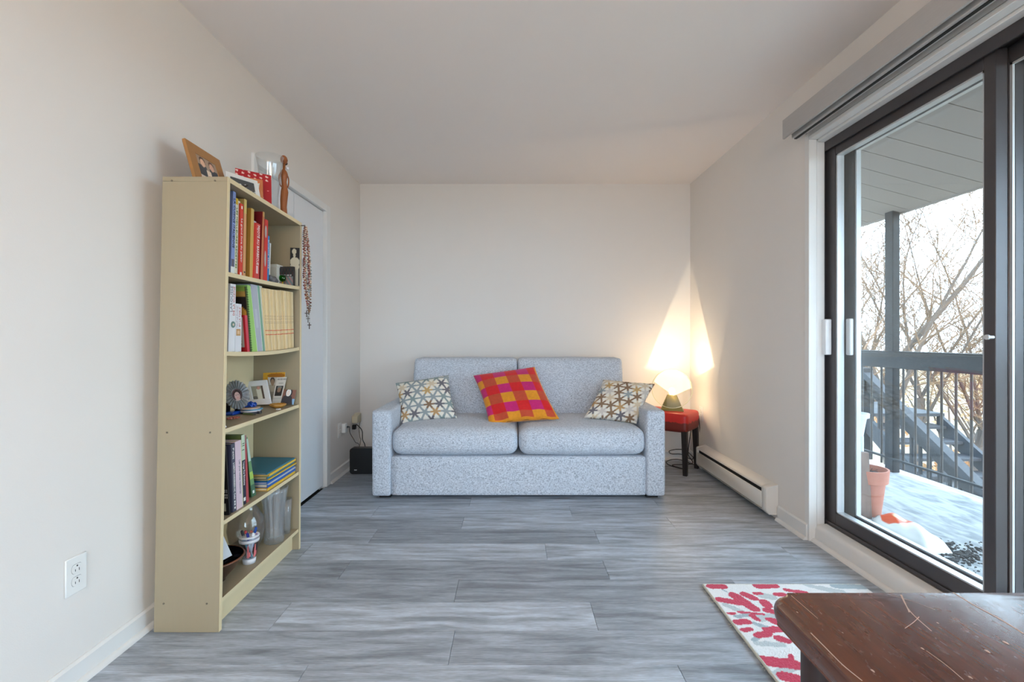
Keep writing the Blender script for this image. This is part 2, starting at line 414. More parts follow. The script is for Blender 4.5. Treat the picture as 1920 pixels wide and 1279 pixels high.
# closet casing and bifold door
bm = B()
box(bm, XL-0.095, XL+0.014, CLY1-0.003, CLY1+0.065, 0, CLZ+0.045, bev=0.003)
box(bm, XL-0.095, XL+0.014, CLY0-0.045, CLY0+0.003, 0, CLZ+0.045, bev=0.003)
box(bm, XL-0.095, XL+0.0135, CLY0+0.0025, CLY1-0.0025, CLZ-0.003, CLZ+0.0445, bev=0.002)
struct('trim_1', bm, m_trim)
d2 = thing('door_2', (XL-0.02, (CLY0+CLY1)/2, 0.0), None, None, kind='structure')
for y0, y1 in ((CLY0+0.005, 2.958), (2.962, CLY1-0.005)):
    bm = B(); box(bm, XL-0.045, XL-0.012, y0, y1, 0.011, CLZ-0.006, bev=0.003); obj('door_panel', bm, m_door, d2)
bm = B(); box(bm, XL-0.04, XL-0.018, CLY1-0.06, CLY1-0.01, 0.0, 0.011); obj('pivot_bracket', bm, m_alu, d2)
bm = B(); lathe(bm, [(0.016, 0), (0.012, 0.012), (0.017, 0.02), (0.001, 0.026)], (XL-0.012, 3.0, 0.95), 16, 'x'); obj('knob', bm, m_alu, d2)

# ------------------------------------------------------------------ patio door: white liner, two sets of bronze sliding panels
d1 = thing('door_1', (1.65, 1.65, 0.0), None, None, kind='structure')
FY1 = 2.535; FY0 = 0.76
bm = B()
box(bm, XR-0.004, 1.605, DOY1, DOY1+0.036, 0.0, DOZ+0.026, bev=0.002); box(bm, 1.6055, 1.648, DOY1+0.003, DOY1+0.036, 0.02, DOZ, bev=0.002)
obj('side_liner', bm, m_trim, d1)
bm = B()
box(bm, XR-0.004, 1.605, DOY0-0.036, DOY0, 0.0, DOZ+0.026, bev=0.002); box(bm, 1.6055, 1.648, DOY0-0.036, DOY0-0.003, 0.02, DOZ, bev=0.002)
obj('side_liner', bm, m_trim, d1)
bm = B(); box(bm, XR-0.004, 1.605, DOY0, DOY1, DOZ, DOZ+0.02, bev=0.002); box(bm, 1.608, 1.648, DOY0, DOY1, DOZ-0.012, DOZ+0.02, bev=0.002); obj('head_liner', bm, m_trim, d1)
bm = B(); prism(bm, [(1.592, DOY0, 0), (1.597, DOY0, 0.066), (1.604, DOY0, 0.082), (1.614, DOY0, 0.088), (1.655, DOY0, 0.092), (1.655, DOY0, 0)], (0, DOY1-DOY0, 0)); obj('sill_board', bm, m_trim, d1)
bm = B(); prism(bm, [(1.592, DOY0, 0)]+[(1.592-0.02*math.cos(q), DOY0, 0.018*math.sin(q)) for q in np.linspace(0, PI/2, 5)], (0, DOY1-DOY0, 0)); obj('sill_moulding', bm, m_trim, d1)
bm = B(); box(bm, 1.648, XO, FY1-0.004, FY1+0.03, 0.09, 2.14); obj('frame_jamb', bm, m_bronze, d1)
bm = B(); box(bm, 1.648, XO, FY0-0.03, FY0+0.004, 0.09, 2.14); obj('frame_jamb', bm, m_bronze, d1)
bm = B(); box(bm, 1.648, XO, FY0, FY1, 2.085, 2.14); box(bm, 1.648, 1.656, FY0, FY1, 2.06, 2.085); box(bm, 1.722, 1.727, FY0, FY1, 2.06, 2.085); obj('frame_head', bm, m_bronze, d1)
bm = B(); box(bm, 1.655, XO+0.02, FY0, FY1, 0.02, 0.098); box(bm, 1.657, 1.662, FY0, FY1, 0.098, 0.112); box(bm, 1.722, 1.728, FY0, FY1, 0.098, 0.112); obj('frame_track', bm, m_bronze, d1)
def panel(x0, x1, y0, y1, sw_far, sw_near, zb, zt, handle):
    p = B(); box(p, x0, x1, y1-sw_far, y1, zb, zt, bev=0.002); o = obj('sliding_panel', p, m_bronze, d1)     # far stile carries the rest
    bm = B(); box(bm, x0, x1, y0, y0+sw_near, zb, zt, bev=0.002); obj('near_stile', bm, m_bronze, o)
    bm = B(); box(bm, x0, x1, y0+sw_near, y1-sw_far, zt-0.055, zt, bev=0.002); obj('top_rail', bm, m_bronze, o)
    bm = B(); box(bm, x0, x1, y0+sw_near, y1-sw_far, zb, zb+0.062, bev=0.002); obj('bottom_rail', bm, m_bronze, o)
    g0, g1 = y0+sw_near, y1-sw_far
    bm = B()
    for a, b_, c, d in ((g1-0.009, g1+0.002, zb+0.055, zt-0.05), (g0-0.002, g0+0.007, zb+0.055, zt-0.05)): box(bm, x0+0.004, x1-0.004, a, b_, c, d)
    box(bm, x0+0.004, x1-0.004, g0, g1, zb+0.06, zb+0.068); box(bm, x0+0.004, x1-0.004, g0, g1, zt-0.062, zt-0.053)
    obj('skylit_edge', bm, m_alu, o)  # pale strips standing in for skylight on the stile and rail edges
    bm = B(); xm = (x0+x1)/2; box(bm, xm-0.003, xm+0.003, g0, g1, zb+0.06, zt-0.05); obj('pane', bm, m_pane, o)
    if handle:
        bm = B(); ya_, yb_, hx = (y1-0.052, y1-0.018, x0-0.034) if x0 < 1.7 else (y1-sw_far+.003, y1-sw_far+.036, x0-.02)
        box(bm, hx, x0, ya_, yb_, 0.985, 1.172, bev=0.004); obj('handle', bm, M('white_handle', (232, 232, 234), .3), o)
    return o
panel(1.665, 1.708, 1.638, 2.53, 0.078, 0.042, 0.108, 2.075, True)
panel(1.712, 1.728, 0.764, 1.69, 0.05, 0.05, 0.108, 2.075, False)
panel(1.733, 1.764, 1.638, 2.53, 0.12, 0.042, 0.108, 2.085, True)
panel(1.768, 1.79, 0.764, 1.69, 0.05, 0.05, 0.108, 2.085, False)
bm = B(); lathe(bm, [(0.006, 0), (0.006, 0.018), (0.009, 0.018), (0.009, 0.024), (0.003, 0.024)], (1.664, 1.645, 1.075), 14, 'x'); bm2 = bm
for v in bm2.verts: v.co.x = 1.664-(v.co.x-1.664)
obj('latch_pin', bm2, m_alu, d1)
# added window behind the camera, unseen, lights the far end
w1 = thing('added_rear_window', (0.2, YR-.06, RWZ0), None, None, kind='structure')
xm_ = (RWX0+RWX1)/2
for a in ((RWX0, RWX0+.05, RWZ0, RWZ1), (RWX1-.05, RWX1, RWZ0, RWZ1), (xm_-.025, xm_+.025, RWZ0+.05, RWZ1-.05), (RWX0+.05, RWX1-.05, RWZ0, RWZ0+.05), (RWX0+.05, RWX1-.05, RWZ1-.05, RWZ1)):
    bm = B(); box(bm, a[0], a[1], YR-.09, YR-.04, a[2], a[3]); obj('window_frame', bm, m_bronze, w1)
for a, b_ in ((RWX0+.04, xm_-.02), (xm_+.02, RWX1-.04)):
    bm = B(); box(bm, a, b_, YR-.068, YR-.062, RWZ0+.04, RWZ1-.04); obj('pane', bm, m_pane, w1)

# blind valance
v = thing('blind_valance', (1.50, 1.6, 2.139), 'grey vertical-blind valance box mounted above the sliding patio door', 'valance')
bm = B(); box(bm, 1.440, 1.452, 0.66, 2.538, 2.135, 2.236, bev=0.0015); obj('front_board', bm, m_val, v)
bm = B(); box(bm, 1.452, XR, 0.66, 2.538, 2.226, 2.236); obj('top_board', bm, m_val, v)
bm = B(); box(bm, 1.452, XR, 2.528, 2.538, 2.16, 2.226); obj('end_board', bm, m_val, v)
bm = B(); box(bm, 1.478, 1.52, 0.70, 2.52, 2.132, 2.168, bev=0.003); obj('head_rail', bm, m_val, v)
bm = B(); box(bm, 1.492, 1.506, 0.70, 2.52, 2.129, 2.133); obj('rail_slot', bm, m_dark, v)

# unseen globe pendant added to warm the far end of the room
PLY = -1.5
cl = thing('added_pendant_lamp', (0.1, PLY, ZC), 'round white paper globe lamp added out of view for warm light', 'lamp')
bm = B(); lathe(bm, [(0.06, 0), (0.06, -0.02), (0.01, -0.03), (0.006, -0.035), (0.006, -0.20)], (0.1, PLY, ZC), 24); obj('ceiling_rose', bm, m_alu, cl)
bm = B(); lathe(bm, [(0.06, -0.19)]+[(0.25*math.sin(q), -0.43+0.25*math.cos(q)) for q in np.linspace(0.3, PI-0.02, 14)]+[(0.001, -0.68)], (0.1, PLY, ZC), 32); obj('lamp_shade', bm, emit_mat('added_globe_glow', (255, 202, 142), 9.0), cl, smooth='all')
LIGHTSIGN = 1.0
# ------------------------------------------------------------------ sofa
SX0, SX1, SYF, SYB = -0.942, 1.0156, 3.155, 4.13
so = thing('sofa', (0.037, 3.6, 0), 'light grey heather-weave two-seat sofa against the back wall', 'sofa')
def arm(x0, x1):
    bm = B(); puff(bm, x0, x1, SYF, SYB, 0.018, 0.592, 0.022, (0.003, 0.004, 0.004), n=14); return bm
obj('arm', arm(SX0, SX0+0.128), m_sofa, so, smooth='all'); obj('arm', arm(SX1-0.128, SX1), m_sofa, so, smooth='all')
IX0, IX1 = SX0+0.126, SX1-0.126; XM = 0.035
bm = B(); puff(bm, IX0, IX1, SYF+0.012, SYB-0.1, 0.02, 0.283, 0.014, (0, 0.004, 0), n=12); obj('base', bm, m_sofa, so, smooth='all')
for x0, x1 in ((IX0+0.003, XM-0.004), (XM+0.004, IX1-0.003)):
    bm = B(); puff(bm, x0, x1, SYF-0.005, 3.86, 0.292, 0.468, 0.062, (0.004, 0.014, 0.030), n=20, jitter=0.0012)
    obj('seat_cushion', bm, m_sofa, so, smooth='all')
bm = B(); puff(bm, SX0+0.10, SX1-0.10, 4.0, SYB, 0.02, 0.80, 0.02, n=10); obj('back_frame', bm, m_sofa, so, smooth='all')
for x0, x1 in ((IX0+0.014, XM-0.004), (XM+0.004, IX1-0.006)):
    bm = B(); puff(bm, x0, x1, 3.74, 3.95, 0.43, 0.912, 0.032, (0.004, 0.03, 0.006), n=18, jitter=0.0015)
    for v_ in bm.verts: v_.co.y += (v_.co.z-0.45)*0.22
    obj('back_cushion', bm, m_sofa, so, smooth='all')
for x in (SX0+0.08, SX1-0.08):
    for y_ in (SYF+0.07, SYB-0.08):
        bm = B(); box(bm, x-0.04, x+0.04, y_-0.03, y_+0.03, 0, 0.022, bev=0.003); obj('foot', bm, m_black, so)

# ------------------------------------------------------------------ throw cushions
m_cushA = vcol_mat('lattice_print_fabric', 0.92, var=0.10, scale=900, bump=0.15)
m_cushB = vcol_mat('velvet_check', 0.8, var=0.16, scale=60, sheen=0.25)
def pillow(name, c4, paint, mat, label, cat, thick, group=None, pinch=0.07, n=110, back=(0.9, 0.88, 0.84), wr=0.0):
    c4 = [Vector(c) for c in c4]; nrm = (c4[1]-c4[0]).cross(c4[3]-c4[0]).normalized()
    base = (c4[0]+c4[1])/2
    V = []; C = []; Fc = []
    def prof(u, v):
        a = max(0, 1-(2*u-1)**2); b = max(0, 1-(2*v-1)**2); return (a**0.5*b**0.5)**0.85
    for side in (1, -1):
        off = len(V)
        for j in range(n+1):
            for i in range(n+1):
                u, v = i/n, j/n
                # edges draw in between the corners
                uu = u+(0.5-u)*pinch*(1-(2*v-1)**2)*abs(2*u-1)**3*1.0
                vv = v+(0.5-v)*pinch*(1-(2*u-1)**2)*abs(2*v-1)**3*1.0
                p = bil(c4, uu, vv)+nrm*(side*thick*prof(u, v)*0.5+wr*math.sin(u*26+v*5)*max(0, 0.3-v)*2*(1 if side > 0 else 0))
                V.append(p); C.append(lin(paint(u, v)) if side > 0 else lin(paint(1-u, v)))
        for j in range(n):
            for i in range(n):
                q = (off+j*(n+1)+i, off+j*(n+1)+i+1, off+(j+1)*(n+1)+i+1, off+(j+1)*(n+1)+i)
                Fc.append(q if side > 0 else q[::-1])
    me = bpy.data.meshes.new(name); me.from_pydata([tuple(v) for v in V], [], Fc)
    a = me.color_attributes.new('Col', 'FLOAT_COLOR', 'POINT'); c = np.ones((len(V), 4), dtype=np.float32); c[:, :3] = np.array(C); a.data.foreach_set('color', c.ravel())
    b2 = bmesh.new(); b2.from_mesh(me); bmesh.ops.remove_doubles(b2, verts=b2.verts, dist=1e-5); b2.to_mesh(me); b2.free()
    o = finish(name, me, mat, None, base, 'all'); return tag(o, label, cat, group)
starcols = [(112, 108, 114), (138, 110, 86), (196, 160, 108), (138, 152, 150), (206, 198, 190), (186, 148, 104), (150, 158, 160), (214, 196, 168), (122, 116, 122)]
def lattice(per, rot, seed):
    cr, sr = math.cos(rot), math.sin(rot)
    def f(u, v):
        x = (u*cr-v*sr)*per; y_ = (u*sr+v*cr)*per/0.866
        best = None
        r0 = math.floor(y_)
        for r in (r0, r0+1):
            sh = 0.5*(r % 2); c0 = math.floor(x-sh)
            for c in (c0, c0+1):
                dx = x-(c+sh); dy = (y_-r)*0.866; d = dx*dx+dy*dy
                if best is None or d < best[0]: best = (d, dx, dy, c, r)
        d, dx, dy, c, r = best
        m = min(abs(dy), abs(dx*0.866-dy*0.5), abs(dx*0.866+dy*0.5))
        lim = 0.10+0.02*math.exp(-d*20)
        if m < lim: return starcols[(c*3+r*5+c*c*r+seed) % len(starcols)]
        return (232, 226, 214)
    return f
def Pz(zx, zy, x0, y0, s, Y): return P(x0+zx/s, y0+zy/s, Y)
k8 = lambda zx, zy, Y: Pz(zx, zy, 680, 650, 3.31, Y)
pillow('throw_cushion', [k8(236, 486, 3.40), k8(588, 444, 3.42), k8(532, 176, 3.60), k8(204, 226, 3.58)], lattice(5.4, 0.03, 0), m_cushA,
       'cream cushion with star lattice print at the sofa end near the bookshelf', 'cushion', 0.13, 'star lattice cushions')
pillow('throw_cushion', [k8(1372, 442, 3.40), k8(1700, 480, 3.32), k8(1815, 232, 3.50), k8(1494, 206, 3.58)], lattice(5.4, 0.12, 4), m_cushA,
       'cream cushion with star lattice print at the sofa end near the lamp', 'cushion', 0.13, 'star lattice cushions')
OR, RD, PK, BR = (226, 146, 22), (214, 18, 22), (200, 22, 110), (196, 72, 40)
def check(u, v):
    cu = [0.0, 0.10, 0.30, 0.48, 0.66, 0.84, 1.01]; cv = [0, 0.12, 0.29, 0.46, 0.63, 0.80, 1.01]
    i = sum(u >= a for a in cu)-1; j = sum(v >= a for a in cv)-1
    rows = [[OR, BR, OR, BR, OR, BR, OR], [PK, RD, PK, RD, PK, RD, PK], [OR, BR, OR, BR, OR, BR, OR], [PK, RD, PK, RD, PK, RD, PK], [OR, BR, OR, BR, OR, BR, OR], [PK, RD, PK, RD, PK, RD, PK]]
    if v > 0.985 or u > 0.97 or (v < 0.02): return OR
    return rows[min(j, 5)][min(i, 6)]
pillow('throw_cushion', [k8(785, 484, 3.34), k8(1220, 450, 3.34), k8(1068, 126, 3.66), k8(686, 180, 3.66)], check, m_cushB,
       'red orange and pink checked velvet cushion in the middle of the sofa', 'cushion', 0.15, pinch=0.06, wr=0.012)

# ------------------------------------------------------------------ stool with red seat
m_seat = None
def seat_material():
    m, t, b = nt('worn_red_leather'); N = t.nodes; L = t.links
    tc = N.new('ShaderNodeTexCoord'); no = N.new('ShaderNodeTexNoise'); no.inputs['Scale'].default_value = 40; no.inputs['Detail'].default_value = 5; L.new(tc.outputs['Object'], no.inputs['Vector'])
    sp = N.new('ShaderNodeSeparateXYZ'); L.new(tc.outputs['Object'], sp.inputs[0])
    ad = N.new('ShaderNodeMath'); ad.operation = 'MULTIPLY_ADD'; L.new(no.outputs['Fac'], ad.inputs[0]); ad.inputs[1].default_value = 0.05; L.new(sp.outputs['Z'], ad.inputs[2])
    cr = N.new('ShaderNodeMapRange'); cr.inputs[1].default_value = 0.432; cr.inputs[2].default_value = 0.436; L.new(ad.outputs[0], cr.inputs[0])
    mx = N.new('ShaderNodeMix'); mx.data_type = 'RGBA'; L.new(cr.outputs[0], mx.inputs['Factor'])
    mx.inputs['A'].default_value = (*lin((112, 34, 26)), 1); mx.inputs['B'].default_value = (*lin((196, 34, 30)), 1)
    L.new(mx.outputs['Result'], b.inputs['Base Color']); b.inputs['Roughness'].default_value = 0.4; return m
A = Vector((1.343, 3.677, 0)); e1 = Vector((0.62, 0.78, 0)).normalized()*0.31; e2 = Vector((-0.78, 0.62, 0)).normalized()*0.40
st = thing('stool', (1.277, 3.93, 0), 'small stool with worn red leather seat and dark legs beside the sofa', 'stool')
cc = A+(e1+e2)/2; rot = math.atan2(e1.y, e1.x)
bm = B(); puff(bm, -0.158, 0.158, -0.205, 0.205, 0.332, 0.482, 0.03, (0.002, 0.002, 0.006), n=14)
bmesh.ops.rotate(bm, verts=bm.verts, cent=(0, 0, 0), matrix=Matrix.Rotation(rot, 3, 'Z')); bmesh.ops.translate(bm, verts=bm.verts, vec=(cc.x, cc.y, 0))
seat = obj('seat', bm, seat_material(), st, smooth='all')
m_leg = M('dark_stained_leg', (30, 22, 20), 0.4)
m_stitch = M('red_stitching', (176, 64, 50), 0.7)
n1, n2 = e1.normalized(), e2.normalized()
for s1, s2 in ((-1, -1), (1, -1)):
    bm = B(); c = cc+n1*s1*0.146+n2*s2*0.193
    tube(bm, [c+n1*s1*0.002+n2*s2*0.002+Vector((0, 0, z)) for z in (0.335, 0.40, 0.465)], 0.0022, 6); obj('seam', bm, m_stitch, seat)
for s1 in (-1, 1):
    for s2 in (-1, 1):
        t_ = cc+n1*s1*0.13+n2*s2*0.177; b_ = cc+n1*s1*0.138+n2*s2*0.186
        bm = B(); a0, a1 = 0.016, 0.021
        hexa(bm, [b_+n1*i*a0+n2*j*a0 for i, j in ((-1, -1), (1, -1), (1, 1), (-1, 1))]+[t_+n1*i*a1+n2*j*a1+Vector((0, 0, 0.345)) for i, j in ((-1, -1), (1, -1), (1, 1), (-1, 1))], bev=0.002)
        obj('leg', bm, m_leg, st)

# ------------------------------------------------------------------ table lamp: pyramid base, glass disc, glowing fan
LX, LY, LZ = 1.300, 3.885, 0.484
la = thing('table_lamp', (LX, LY, LZ), 'lit table lamp with round glass disc and olive pyramid base on the stool', 'lamp')
m_olive = M('olive_brass', (120, 112, 62), 0.38, metal=0.55, var=0.04)
vd = Vector((-LX, -LY, 0)).normalized(); sd = Vector((0, 0, 1)).cross(vd) ; sd.normalize()   # facing the room, and sideways
def lp(s, d, z): return Vector((LX, LY, LZ))+sd*s+vd*d+Vector((0, 0, z))
bm = B(); hexa(bm, [lp(-0.086, -0.06, 0.008), lp(0.086, -0.06, 0.008), lp(0.086, 0.06, 0.008), lp(-0.086, 0.06, 0.008), lp(-0.036, -0.024, 0.128), lp(0.036, -0.024, 0.128), lp(0.036, 0.024, 0.128), lp(-0.036, 0.024, 0.128)], bev=0.003)
obj('lamp_base', bm, m_olive, la)
bm = B(); hexa(bm, [lp(s*0.09, d*0.064, z) for z in (0, 0.009) for s, d in ((-1, -1), (1, -1), (1, 1), (-1, 1))], bev=0.002); obj('foot_plate', bm, m_olive, la)
DZ = 0.182; DR = 0.155; DD = 0.075
bm = B(); ring = []
seg = 64
for d in (DD-0.0025, DD+0.0025):
    ring.append([bm.verts.new(lp(DR*math.cos(2*PI*i/seg), d, DZ+DR*math.sin(2*PI*i/seg))) for i in range(seg)])
bm.faces.new(ring[0]); bm.faces.new(ring[1][::-1])
for i in range(seg): bm.faces.new([ring[0][i], ring[0][(i+1) % seg], ring[1][(i+1) % seg], ring[1][i]])
disc = obj('glass_disc', bm, pane_mat('lamp_disc_glass', (0.985, 0.98, 0.95)), la)
bm = B(); tube(bm, [lp(DR*math.cos(2*PI*i/seg), DD, DZ+DR*math.sin(2*PI*i/seg)) for i in range(seg+1)], 0.0028, 6, cap=False); obj('disc_rim', bm, M('polished_glass_edge', (226, 228, 196), 0.15, var=0.02), disc)
m_fan = None
def fan_material():
    m, t, b = nt('frosted_fan'); b.inputs['Base Color'].default_value = (*lin((255, 232, 190)), 1)
    b.inputs['Emission Color'].default_value = (*lin((255, 222, 165)), 1); b.inputs['Emission Strength'].default_value = 2.4; b.inputs['Alpha'].default_value = 0.16
    return m
pts = [lp(0.012, DD-0.006, 0.126)]
a0, a1 = math.radians(158), math.radians(5)
for i in range(25):
    a = a1+(a0-a1)*i/24; pts.append(lp(0.148*math.cos(a), DD-0.006, DZ+0.148*math.sin(a)))
# sideways axis: image right is -sd, so mirror
bm = B()
def mir(p):
    q = p-Vector((LX, LY, LZ)); return Vector((LX, LY, LZ))+q-2*sd*q.dot(sd)
imr = sd.x < 0
pp = [mir(p) if imr else p for p in pts]
prism(bm, pp, vd*0.002); obj('frosted_fan', bm, fan_material(), disc)
bm = B(); lathe(bm, [(0.012, 0.124), (0.014, 0.130), (0.021, 0.142), (0.024, 0.156), (0.021, 0.170), (0.012, 0.180), (0.0005, 0.183)], (LX, LY, LZ), 20); obj('bulb', bm, emit_mat('bulb_glow', (255, 226, 176), 22.0), la, smooth='all')
bm = B(); lathe(bm, [(0.013, 0.11), (0.013, 0.128)], (LX, LY, LZ), 16); obj('socket', bm, m_olive, la)
# the bulb's beam: bright towards the corner, softer elsewhere (a photometric distribution)
pl_d = bpy.data.lights.new('lamp_light', 'POINT'); pl = bpy.data.objects.new('lamp_light', pl_d); COL.objects.link(pl)
SRC = Vector((LX, LY, LZ+0.19)); pl.parent = la; pl.location = SRC-Vector((LX, LY, LZ))
pl_d.energy = 1.3; pl_d.color = (1.0, 0.78, 0.5); pl_d.shadow_soft_size = 0.004; pl_d.use_nodes = True
t = pl_d.node_tree; N = t.nodes; L = t.links; em = N['Emission']
ge = N.new('ShaderNodeNewGeometry')
cA, cB_, cC, cD = Vector((1.09, 4.198, 0.825)), Vector((1.566, 3.574, 0.885)), Vector((1.566, 4.198, 1.80)), Vector((1.566, 4.198, 0.70))
prev = None
centre = ((cA+cB_+cC+cD)/4-SRC).normalized()
for a, b_ in ((cA, cC), (cC, cB_), (cB_, cD), (cD, cA)):
    n = (a-SRC).cross(b_-SRC).normalized()
    if n.dot(centre) < 0: n = -n
    dp = N.new('ShaderNodeVectorMath'); dp.operation = 'DOT_PRODUCT'; L.new(ge.outputs['Incoming'], dp.inputs[0]); dp.inputs[1].default_value = n*LIGHTSIGN
    mr = N.new('ShaderNodeMapRange'); mr.interpolation_type = 'SMOOTHSTEP'; mr.inputs[1].default_value = -0.015; mr.inputs[2].default_value = 0.02; L.new(dp.outputs['Value'], mr.inputs[0])
    if prev is None: prev = mr.outputs[0]
    else:
        mu = N.new('ShaderNodeMath'); mu.operation = 'MULTIPLY'; L.new(prev, mu.inputs[0]); L.new(mr.outputs[0], mu.inputs[1]); prev = mu.outputs[0]
ma = N.new('ShaderNodeMath'); ma.operation = 'MULTIPLY_ADD'; L.new(prev, ma.inputs[0]); ma.inputs[1].default_value = 2.3; ma.inputs[2].default_value = 0.95
sx_ = N.new('ShaderNodeSeparateXYZ'); L.new(ge.outputs['Incoming'], sx_.inputs[0]); pw = N.new('ShaderNodeMath'); pw.operation = 'MULTIPLY'; L.new(sx_.outputs['Z'], pw.inputs[0]); L.new(sx_.outputs['Z'], pw.inputs[1])
pz_ = N.new('ShaderNodeMath'); pz_.operation = 'MULTIPLY_ADD'; L.new(pw.outputs[0], pz_.inputs[0]); pz_.inputs[1].default_value = 3.3; pz_.inputs[2].default_value = 0.12
mz = N.new('ShaderNodeMath'); mz.operation = 'MULTIPLY'; L.new(ma.outputs[0], mz.inputs[0]); L.new(pz_.outputs[0], mz.inputs[1]); L.new(mz.outputs[0], em.inputs['Strength'])

# cord under the stool
k3 = lambda zx, zy, Y: Pz(zx, zy, 1190, 660, 4.92, Y)
bm = B(); tube(bm, smoothpts([k3(525, 690, 4.0), k3(500, 860, 4.03), k3(495, 950, 4.05), k3(530, 1030, 4.0), (1.33, 3.97, 0.012), k3(480, 1085, 3.86), k3(400, 1070, 3.86), k3(310, 1040, 3.92), k3(296, 1010, 4.0), k3(360, 992, 4.04), k3(440, 1000, 4.04), k3(550, 1040, 4.0),
    k3(545, 980, 4.03), k3(470, 910, 4.08), k3(390, 898, 4.10), k3(320, 915, 4.10), k3(340, 940, 4.09), k3(430, 945, 4.08), k3(520, 990, 4.05), k3(548, 960, 4.04), k3(600, 800, 4.0), (1.545, 3.95, 0.43)], 7), 0.0035, 6)
tag(obj('lamp_cord', bm, m_cord, None, (1.3, 4.0, 0)), 'thin black lamp cord looping on the floor under the red stool', 'cord')

# ------------------------------------------------------------------ outlets
def outlet(wall, yc, zc, label, w=0.072, h=0.115, group='wall outlets'):
    sg = 1 if wall == 'L' else -1; X = XL if wall == 'L' else XR
    o = thing('wall_outlet', (X, yc, zc), label, 'outlet', group)
    bm = B(); box(bm, *sorted((X, X+sg*0.006)), yc-w/2, yc+w/2, zc-h/2, zc+h/2, bev=0.0025); pl_ = obj('cover_plate', bm, m_plate, o)
    for dz in (0.019, -0.019):
        bm = B()
        poly = []
        for i in range(24):
            a = 2*PI*i/24; yy = 0.0175*math.cos(a); zz = max(-0.0135, min(0.0135, 0.0175*math.sin(a)))
            poly.append((X+sg*0.0055, yc+yy, zc+dz+zz))
        prism(bm, poly, (sg*0.0022, 0, 0)); s_ = obj('socket_face', bm, m_plate, o)
        bm = B()
        prism(bm, [(p[0]-sg*0.0005, yc+(p[1]-yc)*1.06, zc+dz+(p[2]-zc-dz)*1.07) for p in poly], (sg*0.0012, 0, 0)); obj('socket_gap', bm, M('outlet_gap', (150, 150, 152), 0.7), o)
        bm = B()
        for yy, zz, ww, hh in ((-0.0063, 0.001, 0.0018, 0.007), (0.0063, 0.001, 0.0018, 0.0085)):
            box(bm, *sorted((X+sg*0.0070, X+sg*0.0081)), yc+yy-ww/2, yc+yy+ww/2, zc+dz-zz*4-hh/2, zc+dz-zz*4+hh/2)
        lathe(bm, [(0.0026, 0), (0.0026, 0.0011)], (X+(sg*0.0070 if sg > 0 else -0.0081), yc, zc+dz+0.0085), 10, 'x')
        obj('slot', bm, m_slot, s_)
    return o
zc = CAMZ-(1076-635)/F*1.47
outlet('L', (yfromx(119.5, XL)+yfromx(160, XL))/2, zc, 'white double wall outlet on the left wall in front of the bookshelf')
oc = (3.73, 0.333)
yo = yfromx(637, XL)
outlet('L', yo-0.01, CAMZ-(806-635)/F*yo, 'white double wall outlet with black plug beside the closet casing')
outlet('R', 3.945, 0.445, 'white double wall outlet behind the red stool', h=0.12)
# plug + cables by the corner
zo = CAMZ-(806-635)/F*yo
pg = thing('power_plug', (XL+0.008, yo+0.035, zo), 'small white plug adapter in the outlet beside the closet', 'plug')
bm = B(); box(bm, XL+0.0085, XL+0.038, yo+0.012, yo+0.062, zo-0.028, zo+0.045, bev=0.004, seg=2); obj('plug_body', bm, m_plate, pg)
bm = B(); lathe(bm, [(0.008, 0), (0.007, 0.014), (0.003, 0.022)], (XL+0.038, yo+0.055, zo+0.012), 12, 'x'); obj('jack', bm, m_black, pg)
yp = 4.02
k7 = lambda zx, zy, Y: Pz(zx, zy, 620, 760, 9.13, Y)
ad_ = thing('power_adapter', (XL, yp, 0.4), 'beige power adapter plugged in at the corner behind the sofa', 'adapter')
m_beige = M('beige_plastic', (206, 194, 166), 0.5)
pz = CAMZ-(782-635)/F*yp
bm = B(); prism(bm, [(XL+0.002, yp-0.045, pz+0.012), (XL+0.002, yp+0.055, pz+0.03), (XL+0.002, yp+0.055, pz-0.05), (XL+0.002, yp-0.045, pz-0.045)], (0.05, 0, 0), bev=0.006, seg=2); obj('adapter_body', bm, m_beige, ad_)
bm = B(); box(bm, XL+0.002, XL+0.03, yp-0.035, yp-0.004, pz-0.10, pz-0.062, bev=0.003); obj('second_plug', bm, m_black, ad_)
MX0, MX1, MY0, MY1, MZ = -1.288, -0.97, 3.742, 3.81, 0.204
for nm, pts, lab, mt, rr in (
    ('cable', [(XL+0.058, yo+0.055, zo+0.012), k7(330, 470, 3.86), k7(390, 575, 3.84), k7(430, 640, 3.82), (-1.235, 3.80, MZ+0.02), (-1.22, 3.82, MZ-0.06)], 'grey cable running from the closet-side plug down behind the black modem', M('grey_cable', (86, 82, 78), 0.6), 0.003),
    ('cable', [(XL+0.03, yp-0.02, pz-0.08), k7(440, 330, 3.99), k7(500, 380, 3.97), k7(540, 450, 3.93), k7(545, 580, 3.88), k7(580, 660, 3.86), k7(604, 740, 3.84), (-1.15, 3.83, MZ-0.05)], 'thick black cable running from the corner adapter down behind the modem', m_cord, 0.0038),
    ('cable', [(XL+0.05, yp+0.03, pz-0.04), k7(485, 400, 4.0), k7(500, 540, 3.95), k7(515, 590, 3.92), k7(500, 680, 3.87), k7(482, 750, 3.84), (-1.20, 3.83, MZ-0.06)], 'thin cream and brown cable between corner adapter and modem', M('brown_cable', (96, 84, 60), 0.6), 0.0028)):
    bm = B(); tube(bm, smoothpts(pts, 6), rr, 6); tag(obj(nm, bm, mt, None, pts[-1]), lab, 'cable', 'cables behind the modem')

